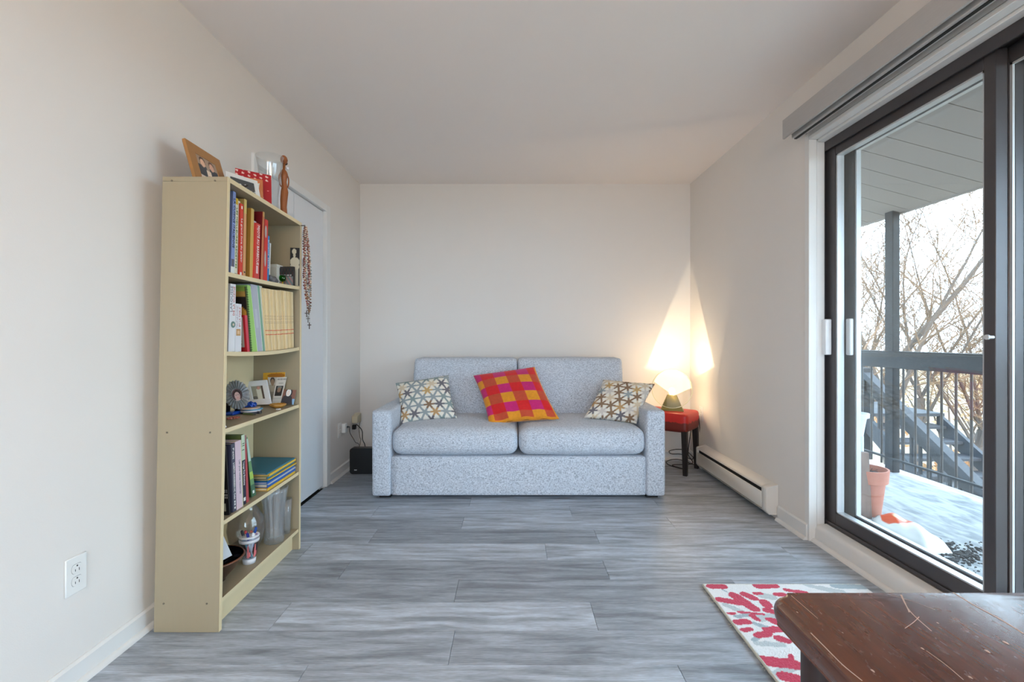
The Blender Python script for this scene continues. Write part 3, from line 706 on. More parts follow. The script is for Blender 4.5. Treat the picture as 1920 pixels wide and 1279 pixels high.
# modem
mo = thing('modem', ((MX0+MX1)/2, 3.77, 0), 'black rounded modem box standing on the floor beside the sofa', 'modem')
bm = B()
poly = []
for cx, cz, s0 in ((MX1-0.018, MZ-0.018, 0), (MX0+0.018, MZ-0.018, 1), (MX0+0.018, 0.02, 2), (MX1-0.018, 0.02, 3)):
    for i in range(6):
        a = PI/2*(s0+i/5); poly.append((cx+0.018*math.cos(a), MY0, cz+0.018*math.sin(a)))
prism(bm, poly, (0, MY1-MY0, 0), bev=0.002); obj('casing', bm, m_black, mo)
bm = B(); box(bm, MX0+0.02, MX1-0.02, MY0+0.005, MY1-0.005, 0, 0.004); obj('foot', bm, m_black, mo)
m_logo = M('white_logo_print', (216, 218, 220), 0.6)
bm = B(); lx, lz = MX0+0.036, 0.030
for dx, h in ((0, 0.008), (0.007, 0.0065), (0.014, 0.0075)): prism(bm, [(lx+dx, MY0-0.0012, lz), (lx+dx+0.0055, MY0-0.0012, lz), (lx+dx+0.0065, MY0-0.0012, lz+h), (lx+dx+0.001, MY0-0.0012, lz+h)], (0, 0.001, 0))
obj('logo', bm, m_logo, mo)

# ------------------------------------------------------------------ baseboard heater
HY0, HY1 = 2.80, 3.875
he = thing('baseboard_heater', (1.53, 3.34, 0.028), 'long white electric baseboard heater on the wall under the lamp', 'heater')
m_heat = M('heater_enamel', (226, 222, 216), 0.4, var=0.015)
fx = 1.494
bm = B(); box(bm, XR-0.012, XR-0.001, HY0+0.03, HY1-0.02, 0.03, 0.20); obj('back_plate', bm, m_heat, he)
bm = B(); prism(bm, [(XR-0.001, HY0+0.03, 0.207), (fx+0.008, HY0+0.03, 0.188), (fx, HY0+0.03, 0.178), (fx, HY0+0.03, 0.174), (fx+0.012, HY0+0.03, 0.182), (XR-0.001, HY0+0.03, 0.20)], (0, HY1-HY0-0.05, 0)); obj('top_cover', bm, m_heat, he)
bm = B(); prism(bm, [(fx-0.004, HY0+0.05, 0.150), (fx+0.004, HY0+0.05, 0.152), (fx+0.004, HY0+0.05, 0.058), (fx-0.004, HY0+0.05, 0.056)], (0, HY1-HY0-0.09, 0), bev=0.0015); obj('front_panel', bm, m_heat, he)
bm = B(); prism(bm, [(fx, HY0+0.03, 0.048), (fx+0.006, HY0+0.03, 0.050), (XR-0.01, HY0+0.03, 0.034), (XR-0.01, HY0+0.03, 0.029), (fx+0.02, HY0+0.03, 0.030)], (0, HY1-HY0-0.05, 0)); obj('bottom_rail', bm, m_heat, he)
bm = B(); box(bm, fx+0.012, XR-0.012, HY0+0.03, HY1-0.02, 0.05, 0.17); obj('heating_core', bm, m_dark, he)
for a, b_ in ((HY0, HY0+0.055), (HY1-0.03, HY1)):
    bm = B(); prism(bm, [(XR-0.001, a, 0.208), (fx+0.006, a, 0.190), (fx-0.001, a, 0.180), (fx-0.001, a, 0.052), (fx+0.016, a, 0.030), (XR-0.001, a, 0.028)], (0, b_-a, 0), bev=0.0015); obj('end_cap', bm, m_heat, he)

# ------------------------------------------------------------------ rug
RX0, RX1, RY0, RY1 = 0.822, 1.50, 0.62, 2.046
def rz(zx, zy):
    p = PZ(1280+zx/3, 1060+zy/3, 0.01); return (p.x, p.y)
RED, GRY, BLU, WHT = (206, 50, 84), (196, 204, 206), (168, 184, 192), (238, 238, 238)
caps = []
for a in ((160, 120, 225, 120, .016), (425, 118, 510, 115, .018), (580, 140, 690, 155, .010), (530, 166, 565, 166, .012), (210, 195, 330, 215, .015), (290, 170, 400, 245, .018), (350, 165, 395, 185, .016), (412, 160, 432, 160, .010),
          (460, 208, 475, 228, .016), (475, 255, 540, 270, .014), (255, 272, 295, 272, .006), (315, 264, 450, 277, .006), (390, 285, 420, 305, .010), (305, 322, 362, 318, .013), (340, 366, 380, 362, .009), (500, 310, 545, 330, .015),
          (480, 366, 555, 360, .014), (425, 396, 480, 385, .013), (560, 350, 625, 375, .006), (540, 412, 580, 425, .014), (470, 540, 630, 560, .020), (610, 512, 622, 560, .007), (570, 628, 640, 640, .018), (470, 535, 540, 540, .012)):
    caps.append((*rz(a[0], a[1]), *rz(a[2], a[3]), a[4]*1.3, RED))
for a in ((240, 222, 330, 262, .014), (450, 172, 500, 180, .022), (300, 290, 380, 280, .010), (430, 300, 520, 290, .022), (410, 330, 470, 350, .012), (420, 440, 560, 450, .014), (540, 620, 620, 560, .02), (400, 420, 420, 410, .01), (210, 130, 280, 170, .003)):
    caps.append((*rz(a[0], a[1]), *rz(a[2], a[3]), a[4], GRY if a[4] > .012 else BLU))
for a in ((700, 112, 850, 150, .016), (780, 125, 900, 150, .012)): caps.append((*rz(a[0], a[1]), *rz(a[2], a[3]), a[4], GRY))
for a in ((860, 118, 1030, 124, .02),): caps.append((*rz(a[0], a[1]), *rz(a[2], a[3]), a[4], BLU))
rr = random.Random(5)
for k in range(70):
    x = rr.uniform(1.06, 1.5); y = rr.uniform(0.65, 1.85); a = rr.uniform(0, PI); l = rr.uniform(.02, .08)
    if y > 1.62 and x < 1.2: continue
    caps.append((x, y, x+l*math.cos(a), y+l*math.sin(a), rr.uniform(.008, .02), rr.choice([RED, RED, GRY, BLU])))
nx, ny = 170, 330
X, Y = np.meshgrid(np.linspace(RX0, RX1, nx+1), np.linspace(RY0, RY1, ny+1))
Cc = np.empty((ny+1, nx+1, 3)); Cc[:] = lin(WHT)
for pr in (0, 1):
    for x0, y0, x1, y1, r, c in caps:
        if (c == RED) != bool(pr): continue
        dx, dy = x1-x0, y1-y0; tt = np.clip(((X-x0)*dx+(Y-y0)*dy)/(dx*dx+dy*dy+1e-9), 0, 1)
        d = np.hypot(X-x0-tt*dx, Y-y0-tt*dy)+0.002*np.sin(X*140)*np.cos(Y*110)
        Cc[d < r] = lin(c)
Z = 0.011+rng.uniform(-0.0007, 0.0007, X.shape)
V = list(zip(X.ravel(), Y.ravel(), Z.ravel()))
Fc = [(j*(nx+1)+i, j*(nx+1)+i+1, (j+1)*(nx+1)+i+1, (j+1)*(nx+1)+i) for j in range(ny) for i in range(nx)]
rg = thing('rug', ((RX0+RX1)/2, (RY0+RY1)/2, 0), 'white rug with red and grey floral print before the patio door', 'rug')
pyobj('pile', V, Fc, vcol_mat('rug_pile', 0.98, var=0.14, scale=700, bump=0.5, sheen=0.2), rg, None, False, Cc.reshape(-1, 3))
bm = B(); box(bm, RX0, RX1, RY0, RY1, 0.0, 0.0098); obj('backing', bm, M('rug_backing', (206, 200, 188), 0.95), rg)
bm = B()
tube(bm, [(RX0-0.002, y_, 0.006+0.001*math.sin(y_*90)) for y_ in np.linspace(RY0, RY1, 60)], 0.0055, 6)
tube(bm, [(x_, RY1+0.002, 0.006) for x_ in np.linspace(RX0, RX1, 20)], 0.0055, 6)
obj('bound_edge', bm, M('rug_edge', (216, 212, 200), 0.95, var=0.12, scale=90), rg)
bm = B()
for k in range(26):
    y_ = rr.uniform(1.2, RY1); x_ = RX0-0.006; tube(bm, [(x_, y_, 0.006), (x_-rr.uniform(.003, .009), y_+rr.uniform(-.006, .006), 0.004), (x_-rr.uniform(.006, .016), y_+rr.uniform(-.01, .01), 0.0015)], 0.0007, 4)
f_ = obj('frayed_threads', bm, M('rug_edge', (216, 212, 200)), rg); f_['kind'] = 'stuff'

# ------------------------------------------------------------------ brown table in the foreground
def wood_material():
    m, t, b = nt('varnished_brown_wood'); N = t.nodes; L = t.links
    tc = N.new('ShaderNodeTexCoord')
    def noise(st, sc, de, di=0):
        mp = N.new('ShaderNodeMapping'); mp.inputs['Scale'].default_value = st; mp.inputs['Rotation'].default_value = (0, 0, 0.0); L.new(tc.outputs['Object'], mp.inputs['Vector'])
        n = N.new('ShaderNodeTexNoise'); n.inputs['Scale'].default_value = sc; n.inputs['Detail'].default_value = de; n.inputs['Distortion'].default_value = di; L.new(mp.outputs[0], n.inputs['Vector']); return n.outputs['Fac']
    a = noise((9, 1, 4), 6, 5, 0.6); s = noise((40, 2, 40), 8, 4); wear = noise((2.2, .8, 1), 60, 6, .4)
    cr = N.new('ShaderNodeValToRGB'); L.new(a, cr.inputs[0]); e = cr.color_ramp.elements
    e[0].position = .3; e[0].color = (*lin((84, 46, 30)), 1); e[1].position = .72; e[1].color = (*lin((108, 62, 40)), 1)
    sc = N.new('ShaderNodeMapRange'); sc.inputs[1].default_value = .3; sc.inputs[2].default_value = .7; sc.inputs[3].default_value = .88; sc.inputs[4].default_value = 1.08; L.new(s, sc.inputs[0])
    mx = N.new('ShaderNodeVectorMath'); mx.operation = 'SCALE'; L.new(cr.outputs[0], mx.inputs[0]); L.new(sc.outputs[0], mx.inputs['Scale'])
    wr_ = N.new('ShaderNodeMapRange'); wr_.inputs[1].default_value = .62; wr_.inputs[2].default_value = .78; L.new(wear, wr_.inputs[0])
    mm = N.new('ShaderNodeMix'); mm.data_type = 'RGBA'; mq = N.new('ShaderNodeMath'); mq.operation = 'MULTIPLY'; mq.inputs[1].default_value = .07; L.new(wr_.outputs[0], mq.inputs[0]); L.new(mq.outputs[0], mm.inputs['Factor'])
    L.new(mx.outputs[0], mm.inputs['A']); mm.inputs['B'].default_value = (*lin((168, 140, 120)), 1)
    L.new(mm.outputs['Result'], b.inputs['Base Color'])
    ro = N.new('ShaderNodeMapRange'); ro.inputs[1].default_value = .3; ro.inputs[2].default_value = .75; ro.inputs[3].default_value = .20; ro.inputs[4].default_value = .30; L.new(wear, ro.inputs[0]); L.new(ro.outputs[0], b.inputs['Roughness'])
    b.inputs['Coat Weight'].default_value = .2; b.inputs['Coat Roughness'].default_value = .15
    return m
m_wood = wood_material()
TX0, TX1, TY0, TY1, TZ = 0.326, 1.30, -0.55, 0.616, 0.74
tb = thing('table', ((TX0+TX1)/2, 0.03, 0), 'scratched dark brown wooden table in the front corner by the patio door', 'table')
bm = B(); poly = []
for cx, cy, s0 in ((TX1-.03, TY1-.03, 0), (TX0+.03, TY1-.03, 1), (TX0+.03, TY0+.03, 2), (TX1-.03, TY0+.03, 3)):
    for i in range(7): a = PI/2*(s0+i/6); poly.append((cx+.03*math.cos(a), cy+.03*math.sin(a), TZ-0.024))
prism(bm, poly, (0, 0, 0.024)); es = [e for e in bm.edges if abs(e.verts[0].co.z-e.verts[1].co.z) < 1e-6]
bmesh.ops.bevel(bm, geom=es, offset=0.010, segments=4, affect='EDGES', profile=0.5)
top = obj('tabletop', bm, m_wood, tb)
m_dwood = M('dark_brown_wood', (52, 30, 24), 0.32, var=0.2, scale=10, stretch=(20, 20, 1))
bm = B(); box(bm, TX0+.04, TX1-.05, TY0+.06, TY1-.055, TZ-0.10, TZ-0.024); obj('apron', bm, m_dwood, tb)
for x_, y_ in ((TX0+.054, TY1-.068), (TX1-.07, TY1-.068), (TX0+.054, TY0+.06), (TX1-.07, TY0+.06)):
    bm = B(); poly = []
    for i in range(32):
        a = 2*PI*i/32; q = 0.036*(1-0.0*math.cos(8*a)); cx_ = max(-.032, min(.032, q*1.3*math.cos(a))); cy_ = max(-.032, min(.032, q*1.3*math.sin(a)))
        g = 1-0.06*(i % 4 == 0); poly.append((x_+cx_*g, y_+cy_*g, 0.0))
    prism(bm, poly, (0, 0, TZ-0.024)); obj('leg', bm, m_dwood, tb)
# scratches in the varnish
m_scr = M('varnish_scratch', (196, 178, 168), 0.7)
k5 = lambda zx, zy: PZ(1280+zx/3, 1060+zy/3, TZ+0.0002)
bm = B()
for pts, r in (([(1225, 165), (1280, 260), (1400, 370)], .0006), ([(1230, 165), (1250, 210), (1275, 265)], .0006), ([(1250, 355), (1300, 320), (1330, 290)], .0004), ([(1520, 152), (1640, 225), (1780, 300), (1918, 385)], .0011), ([(1370, 480), (1480, 560), (1580, 645)], .0004), ([(720, 380), (800, 460), (900, 560), (1010, 650)], .0006), ([(610, 170), (680, 230), (760, 300)], .0003), ([(1160, 165), (1300, 205), (1420, 250)], .0003)):
    ps = smoothpts([k5(*p) for p in pts], 5)
    for a, b_ in zip(ps, ps[1:]):
        d = (b_-a).normalized(); n = Vector((-d.y, d.x, 0))*r
        bm.faces.new([bm.verts.new(q) for q in (a-n, b_-n, b_+n, a+n)])
sc_ = obj('scratches', bm, m_scr, top); sc_['kind'] = 'stuff'
bm = B()
for zx, zy, r in ((1818, 436, .0022), (1715, 485, .002), (1620, 632, .0015), (1070, 595, .0016), (1435, 325, .001), (1350, 470, .0014), (645, 265, .001), (900, 380, .0008)):
    c = k5(zx, zy); bm.faces.new([bm.verts.new(c+Vector((r*math.cos(a)*(.8+.3*math.sin(3*a)), r*1.6*math.sin(a), .0001))) for a in np.linspace(0, 2*PI, 9)[:-1]])
sc_ = obj('specks', bm, m_scr, top); sc_['kind'] = 'stuff'
# ------------------------------------------------------------------ bookshelf (slightly racked) and everything on it
BY0, BW, BH, BD, TK = 1.728, 0.695, 1.66, 0.237, 0.017
def kx(u): t_ = u/BW; return 0.0195+(0.004-0.0195)*t_
def bs(v, u, z): return Vector((-1.309-0.014*u/BW+v+z*kx(u), BY0+u, z))
def bbox(bm, v0, v1, u0, u1, z0, z1, bev=0):
    c = ((v0, u0), (v1, u0), (v1, u1), (v0, u1)); hexa(bm, [bs(a, b, z0) for a, b in c]+[bs(a, b, z1) for a, b in c], bev=bev)
SHELF = {1: (1.316, 1.334, 0.004), 2: (1.023, 1.027, 0.010), 3: (0.737, 0.736, 0.0), 4: (0.398, 0.396, 0.002), 5: (0.113, 0.106, 0.0), 0: (BH, BH+0.006, 0.0)}
def sz(k, u):
    a, b, s = SHELF[k]; t_ = max(0, min(1, (u-TK)/(BW-2*TK))); return a+(b-a)*t_-s*4*t_*(1-t_)
bk = thing('bookshelf', bs(BD/2, BW/2, 0), 'pale birch laminate open bookshelf with five shelves on the left wall', 'bookshelf')
bm = B(); bbox(bm, 0, BD, 0, TK, 0, BH-TK, bev=0.0012); sp1 = obj('side_panel', bm, m_birch, bk)
bm = B(); bbox(bm, BD, BD+0.0012, 0.0003, TK-0.0003, 0.001, BH-TK); obj('edge_band', bm, m_birch_edge, sp1)
bm = B(); bbox(bm, 0, BD, BW-TK, BW, 0, BH-TK, bev=0.0012); sp2 = obj('side_panel', bm, m_birch, bk)
bm = B(); bbox(bm, BD, BD+0.0012, BW-TK+0.0003, BW-0.0003, 0.001, BH-TK); obj('edge_band', bm, m_birch_edge, sp2)
bm = B(); bbox(bm, 0, BD, 0, BW, BH-TK, BH, bev=0.0012); tp = obj('top_panel', bm, m_birch, bk)
bm = B(); bbox(bm, BD, BD+0.0012, 0.0, BW, BH-TK, BH); obj('edge_band', bm, m_birch_edge, tp)
bm = B(); bbox(bm, 0.001, 0.004, TK, BW*0.17, 0.02, BH-TK); bbox(bm, 0.0, 0.003, BW*0.17+0.001, BW-TK, 0.02, BH-TK); obj('back_panel', bm, m_birch_edge, bk)
for k in (1, 2, 3, 4, 5):
    bm = B(); n = 14; d = BD-0.004; t_ = 0.016
    ru = np.linspace(TK, BW-TK, n+1); rings = []
    for u in ru:
        z = sz(k, u); rings.append([bm.verts.new(bs(v, u, zz)) for v, zz in ((0.004, z-t_), (d, z-t_), (d, z), (0.004, z))])
    for a, b in zip(rings, rings[1:]):
        for i in range(4): bm.faces.new([a[i], b[i], b[(i+1) % 4], a[(i+1) % 4]])
    bm.faces.new(rings[0]); bm.faces.new(rings[-1][::-1]); sh = obj('shelf_board', bm, m_birch, bk, smooth=False)
    bm = B(); rings = []
    for u in ru:
        z = sz(k, u); rings.append([bm.verts.new(bs(v, u, zz)) for v, zz in ((d, z-t_), (d+0.0012, z-t_), (d+0.0012, z), (d, z))])
    for a, b in zip(rings, rings[1:]):
        for i in range(4): bm.faces.new([a[i], b[i], b[(i+1) % 4], a[(i+1) % 4]])
    bm.faces.new(rings[0]); bm.faces.new(rings[-1][::-1]); obj('edge_band', bm, m_birch_edge, sh, smooth=False)
bm = B(); bbox(bm, BD-0.05, BD-0.034, TK, BW-TK, 0.0, 0.096); obj('kick_board', bm, m_birch_edge, bk)
for z in (0.105, 0.728, 1.645):
    for v in (0.035, BD-0.045):
        bm = B(); c = bs(v, 0, z); lathe(bm, [(0.0035, 0), (0.0035, 0.0016), (0.001, 0.0018)], (c.x, c.y-0.0014, c.z), 10, 'y'); obj('screw', bm, m_screw, sp1)

def ux(px, X=-1.083): return yfromx(px, X)-BY0
def book(label, cat, k, xb, xt, ytop, v1=0.215, dep=0.16, col=(200, 200, 200), cover=None, group=None, hard=True, rough=0.5, name='book', yt2=None, pages=True):
    """a book standing on shelf k: spine edges xb at the bottom, xt at the top and top line ytop are read off the photograph"""
    cover = cover or col
    Xf = bs(v1, 0.35, 1.0).x
    ub = [ux(p, Xf) for p in xb]; ut = [ux(p, Xf) for p in xt]
    um = (ut[0]+ut[1])/2; zt = CAMZ-(ytop-635)/F*(BY0+um); zb = sz(k, (ub[0]+ub[1])/2)+0.0005
    o = thing(name, bs(v1-dep/2, sum(ub)/2, zb), label, cat, group)
    v0 = v1-dep; th = 0.0022 if hard else 0.0008; g = 0.0004
    def U(s, z): q = (z-zb)/(zt-zb); return (ub[0]+(ut[0]-ub[0])*q)*(1-s)+(ub[1]+(ut[1]-ub[1])*q)*s
    w_ = max(0.004, ub[1]-ub[0]); f = min(0.3, th/w_); gg = min(0.1, g/w_)
    def slab(bm, s0, s1, va, vb, za, zb_):
        c = ((va, s0), (vb, s0), (vb, s1), (va, s1)); hexa(bm, [bs(a, U(s, za), za) for a, s in c]+[bs(a, U(s, zb_), zb_) for a, s in c])
    mc = M('cover_%d_%d_%d' % cover, cover, rough, var=0.05); ms = M('cover_%d_%d_%d' % col, col, rough, var=0.05)
    bm = B(); slab(bm, gg, f, v0, v1-th, zb, zt); slab(bm, 1-f, 1-gg, v0, v1-th, zb, zt); obj('cover', bm, mc, o)
    bm = B(); slab(bm, gg, 1-gg, v1-th, v1, zb, zt); sp = obj('spine', bm, ms, o)
    if pages:
        bm = B(); slab(bm, f, 1-f, v0+0.003, v1-th, zb+0.003, zt-0.003); obj('pages', bm, m_paper, o)
    o_ = dict(o=o, sp=sp, U=U, zb=zb, zt=zt, v1=v1, ub=ub, ut=ut)
    return o_
def spine_text(b, s, z0f, z1f, mat, sfrac=0.5, hfrac=0.55, up=False):
    """lettering along the spine between heights z0f..z1f (fractions)"""
    z0 = b['zb']+(b['zt']-b['zb'])*z0f; z1 = b['zb']+(b['zt']-b['zb'])*z1f
    wd = (b['ub'][1]-b['ub'][0])*hfrac
    if up: a = bs(b['v1']+0.0006, b['U'](sfrac, z0), z0); c = bs(b['v1']+0.0006, b['U'](sfrac, z1), z1)
    else: a = bs(b['v1']+0.0006, b['U'](sfrac, z1), z1); c = bs(b['v1']+0.0006, b['U'](sfrac, z0), z0)
    xd = (c-a).normalized(); yd = Vector((0, -1, 0)) if up else Vector((0, 1, 0)); nrm = Vector((1, 0, 0)); yd = nrm.cross(xd).normalized()
    org = a-yd*wd*0.36
    text_mesh('title', s, org, xd, yd, wd*1.3, mat, b['sp'], width=(c-a).length)
def spine_patch(b, z0f, z1f, s0, s1, mat, name='spine_label'):
    z0 = b['zb']+(b['zt']-b['zb'])*z0f; z1 = b['zb']+(b['zt']-b['zb'])*z1f; v = b['v1']
    bm = B(); hexa(bm, [bs(vv, b['U'](s, z0), z0) for vv, s in ((v-0.0005, s0), (v+0.0004, s0), (v+0.0004, s1), (v-0.0005, s1))]+[bs(vv, b['U'](s, z1), z1) for vv, s in ((v-0.0005, s0), (v+0.0004, s0), (v+0.0004, s1), (v-0.0005, s1))])
    return obj(name, bm, mat, b['sp'])
c_white = M('ink_white', (240, 240, 236), 0.6); c_dark = M('ink_dark', (52, 54, 70), 0.6); c_red = M('ink_red', (196, 52, 44), 0.6); c_green = M('ink_green', (120, 150, 70), 0.6); c_grey = M('ink_grey', (140, 142, 150), 0.6); c_tan = M('ink_tan', (150, 130, 96), 0.6)
G1 = 'cookbooks on the top shelf'
z4 = lambda a: 410+a/6.39
b = book('lavender blue book standing first against the shelf side, top shelf', 'book', 1, (424.4, z4(142)), (427, z4(146)), 359.6, 0.20, 0.17, (142, 160, 214), group=G1)
spine_text(b, 'LA CUISINE ITALIENNE', 0.33, 0.92, c_dark, hfrac=0.5); spine_patch(b, 0.0, 0.10, 0.0, 1.0, c_white); spine_patch(b, 0.10, 0.19, 0.15, 0.85, M('ink_photo', (104, 96, 110), 0.5))
b = book('white book with green and yellow lettering beside the lavender book', 'book', 1, (z4(143), z4(176)), (z4(147), z4(176)), 372, 0.20, 0.17, (232, 230, 206), group=G1)
spine_text(b, 'LES MEILLEURES RECETTES', 0.10, 0.88, c_green, hfrac=0.6); spine_patch(b, 0.92, 1.0, 0, 1, M('ink_yellow', (226, 184, 52), 0.6)); spine_patch(b, 0.0, 0.03, .1, .9, c_dark)
b = book('narrow plain white book between green-lettered and red books', 'book', 1, (z4(178), z4(203)), (z4(178), z4(206)), 377, 0.198, 0.16, (228, 220, 204), group=G1)
b = book('bright red book with white lettering, third spine from lavender book', 'book', 1, (z4(205), z4(249)), (z4(208), z4(247)), 382.5, 0.205, 0.17, (222, 62, 44), (190, 66, 30), G1)
spine_text(b, 'Le grand livre du plaisir', 0.2, 0.8, c_white, hfrac=0.42); spine_patch(b, 0.02, 0.06, .2, .7, c_white); spine_patch(b, 0.93, 0.97, .3, .7, c_white)
b = book('peach and cream spined book beside the bright red book', 'book', 1, (z4(253), z4(291)), (z4(258), z4(292)), 374, 0.20, 0.16, (226, 168, 120), (206, 172, 96), G1)
spine_patch(b, 0.82, 1.0, 0, 1, M('ink_cream', (222, 196, 120), 0.6)); spine_patch(b, 0.06, 0.08, .4, .8, c_dark)
b = book('tan book with brown cover pulled forward on the top shelf', 'book', 1, (z4(345), z4(384)), (z4(352), z4(388)), 391.5, 0.214, 0.19, (210, 176, 98), (150, 112, 42), G1)
b = book('pale grey narrow book left of the barbecue book', 'book', 1, (z4(362), z4(400)), (z4(390), z4(420)), 415, 0.212, 0.15, (198, 196, 204), group=G1)
b = book('short red barbecue book with bold white title on the spine', 'book', 1, (z4(400), z4(464)), (z4(418), z4(474)), 419.5, 0.222, 0.16, (206, 62, 56), group=G1)
spine_text(b, 'MIJOTÉ AU BARBECUE', 0.26, 0.97, c_white, hfrac=0.42); spine_patch(b, 0.10, 0.24, .3, .7, M('ink_pink', (228, 190, 190), 0.6))
b = book('tall dark maroon book with tan spine behind the barbecue book', 'book', 1, (z4(486), z4(516)), (z4(504), z4(526)), 397.5, 0.224, 0.20, (198, 116, 78), (112, 10, 20), G1)
spine_patch(b, 0.93, 1.0, 0.1, .9, M('ink_gold', (200, 160, 96), 0.5))
b = book('scarlet book with pale oval on the spine beside the maroon one', 'book', 1, (z4(518), z4(573)), (z4(532), z4(576)), 412, 0.218, 0.18, (214, 48, 40), (214, 48, 40), G1)
zz0, zz1 = b['zb'], b['zt']
for zf, hf, wf in ((0.80, 0.10, 0.30), (0.36, 0.13, 0.24)):
    bm = B(); zc_ = zz0+(zz1-zz0)*zf; hh = (zz1-zz0)*hf; bm.faces.new([bm.verts.new(bs(b['v1']+0.0006, b['U'](0.36+wf*math.cos(a), zc_), zc_+hh*math.sin(a))) for a in np.linspace(0, 2*PI, 21)[:-1]])
    obj('oval_print', bm, M('ink_silver', (190, 176, 172), 0.4), b['sp'], smooth=False)
b = book('bright blue thin book near the white box, top shelf', 'book', 1, (z4(574), z4(600)), (z4(580), z4(604)), 442.5, 0.20, 0.15, (30, 134, 200), group=G1, hard=False)
spine_text(b, 'Cuisine santé', 0.30, 0.92, c_white, hfrac=0.5)
b = book('thin white booklet beside the bright blue book', 'book', 1, (z4(602), z4(616)), (z4(612), z4(628)), 456, 0.19, 0.15, (226, 226, 222), group=G1, hard=False, name='booklet')

# --- small things at the far end of the top shelf
z5 = lambda zx, zy, Y: Pz(zx, zy, 480, 400, 7.99, Y)
def shelf_base(k, px, v): u = ux(px, bs(v, 0.5, 1).x); return bs(v, u, sz(k, u)), u
p, u = shelf_base(1, 515, 0.12); zt = CAMZ-(497-635)/F*p.y
bm = B(); box(bm, p.x-.025, p.x+.03, p.y-.028, p.y+.03, p.z, zt-0.014, bev=.002); wbx = thing('white_box', p, 'small white box beside the blue book on the top shelf', 'box'); obj('box_body', bm, M('white_card', (220, 218, 208), .6), wbx)
bm = B(); box(bm, p.x-.027, p.x+.032, p.y-.030, p.y+.032, zt-0.016, zt, bev=.002); obj('lid', bm, M('white_card', (220, 218, 208)), wbx)
p, u = shelf_base(1, 509, 0.195)
bm = B(); ball(bm, (p.x, p.y, p.z+.016), .03, 3, (.6, 1.25, .62))
for v_ in bm.verts: v_.co += Vector((math.sin(v_.co.y*190), math.sin(v_.co.z*230+1), math.sin(v_.co.y*170+v_.co.x*150)))*.0025+Vector((0, 0, max(0, (p.y-.01-v_.co.y))*.35))
for v_ in bm.verts: v_.co.z = max(p.z+.0003, v_.co.z)
tag(obj('grey_stone', bm, M('dark_grey_stone', (96, 96, 100), .35, var=.35, scale=60), None, p, smooth='all'), 'lumpy dark grey stone in front of the white box', 'stone')
p = Vector((-1.132, 2.366, sz(1, .638))); zt = CAMZ-(500-635)/F*p.y
c4 = [Vector((p.x-.040, p.y+.004, p.z)), Vector((p.x+.038, p.y-.006, p.z)), Vector((p.x+.038, p.y-.006, zt)), Vector((p.x-.040, p.y+.004, zt))]
bxp = thing('printed_box', p, 'black printed keepsake box behind the green goblet', 'box')
bm = B(); quadsheet(bm, c4, .016); obj('box_body', bm, M('black_card', (36, 34, 36), .5), bxp)
rr = random.Random(3)
def pbox(u, v):
    if .50 < v < .60 and .1 < u < .9 and math.sin(u*70)+math.sin(u*31) > -.2: return (214, 214, 214)
    if v < .48: return (150+int(40*math.sin(u*23+v*19)), 140, 140)
    return (58+int(26*math.sin(u*31)*math.sin(v*17)), 54, 54)
painted('front_print', c4, pbox, m_print, bxp, nu=50, nv=30)
# green goblet
p, u = shelf_base(1, 530.5, 0.185)
go = thing('goblet', p, 'tiny green glass goblet with gold stem on the top shelf', 'goblet')
bm = B(); lathe(bm, [(.0005, .018), (.008, .019), (.0145, .026), (.0165, .036), (.0145, .046), (.012, .05), (.0105, .05), (.013, .045), (.0148, .036), (.013, .027), (.0005, .021)], p, 24); obj('cup', bm, glass_mat('green_glass', (.05, .45, .08)), go, smooth='all')
bm = B(); lathe(bm, [(.012, 0), (.012, .0015), (.003, .004), (.0025, .012), (.005, .018), (.0005, .0185)], p, 20); obj('stem', bm, M('gilt_metal', (170, 130, 40), .3, metal=.8), go, smooth='all')
m_clear = thin_glass('clear_glass')
p, u = shelf_base(1, 543.5, 0.185)
bm = B(); lathe(bm, [(.0005, 0), (.012, 0), (.0135, .05), (.0125, .05), (.0112, .004), (.0005, .004)], p, 20)
tag(obj('shot_glass', bm, m_clear, None, p, smooth='all'), 'small clear shot glass next to the green goblet', 'glass')
# statue postcard
p, u = shelf_base(1, 553, 0.11)
c4 = [z5(505, 1080, 2.395), z5(650, 1085, 2.40), z5(655, 520, 2.405), z5(515, 515, 2.40)]
def statue(u, v):
    if inell(u, v, .42, .90, .24, .075) or inell(u, v, .45, .80, .12, .08) or inell(u, v, .50, .62, .50, .13) or inell(u, v, .62, .50, .36, .08): return (206, 196, 170)
    if inell(u, v, .30, .52, .28, .05) or (v < .46 and .25 < u < .9): return (190, 182, 160)
    return (26, 22, 22)
pc = thing('postcard', (c4[0]+c4[1])/2, 'black postcard of a pale marble statue leaning at the shelf end', 'postcard')
bm = B(); quadsheet(bm, c4, .0012); obj('card', bm, M('white_card', (220, 218, 208)), pc); painted('statue_print', c4, statue, m_print, pc, nu=30, nv=60)

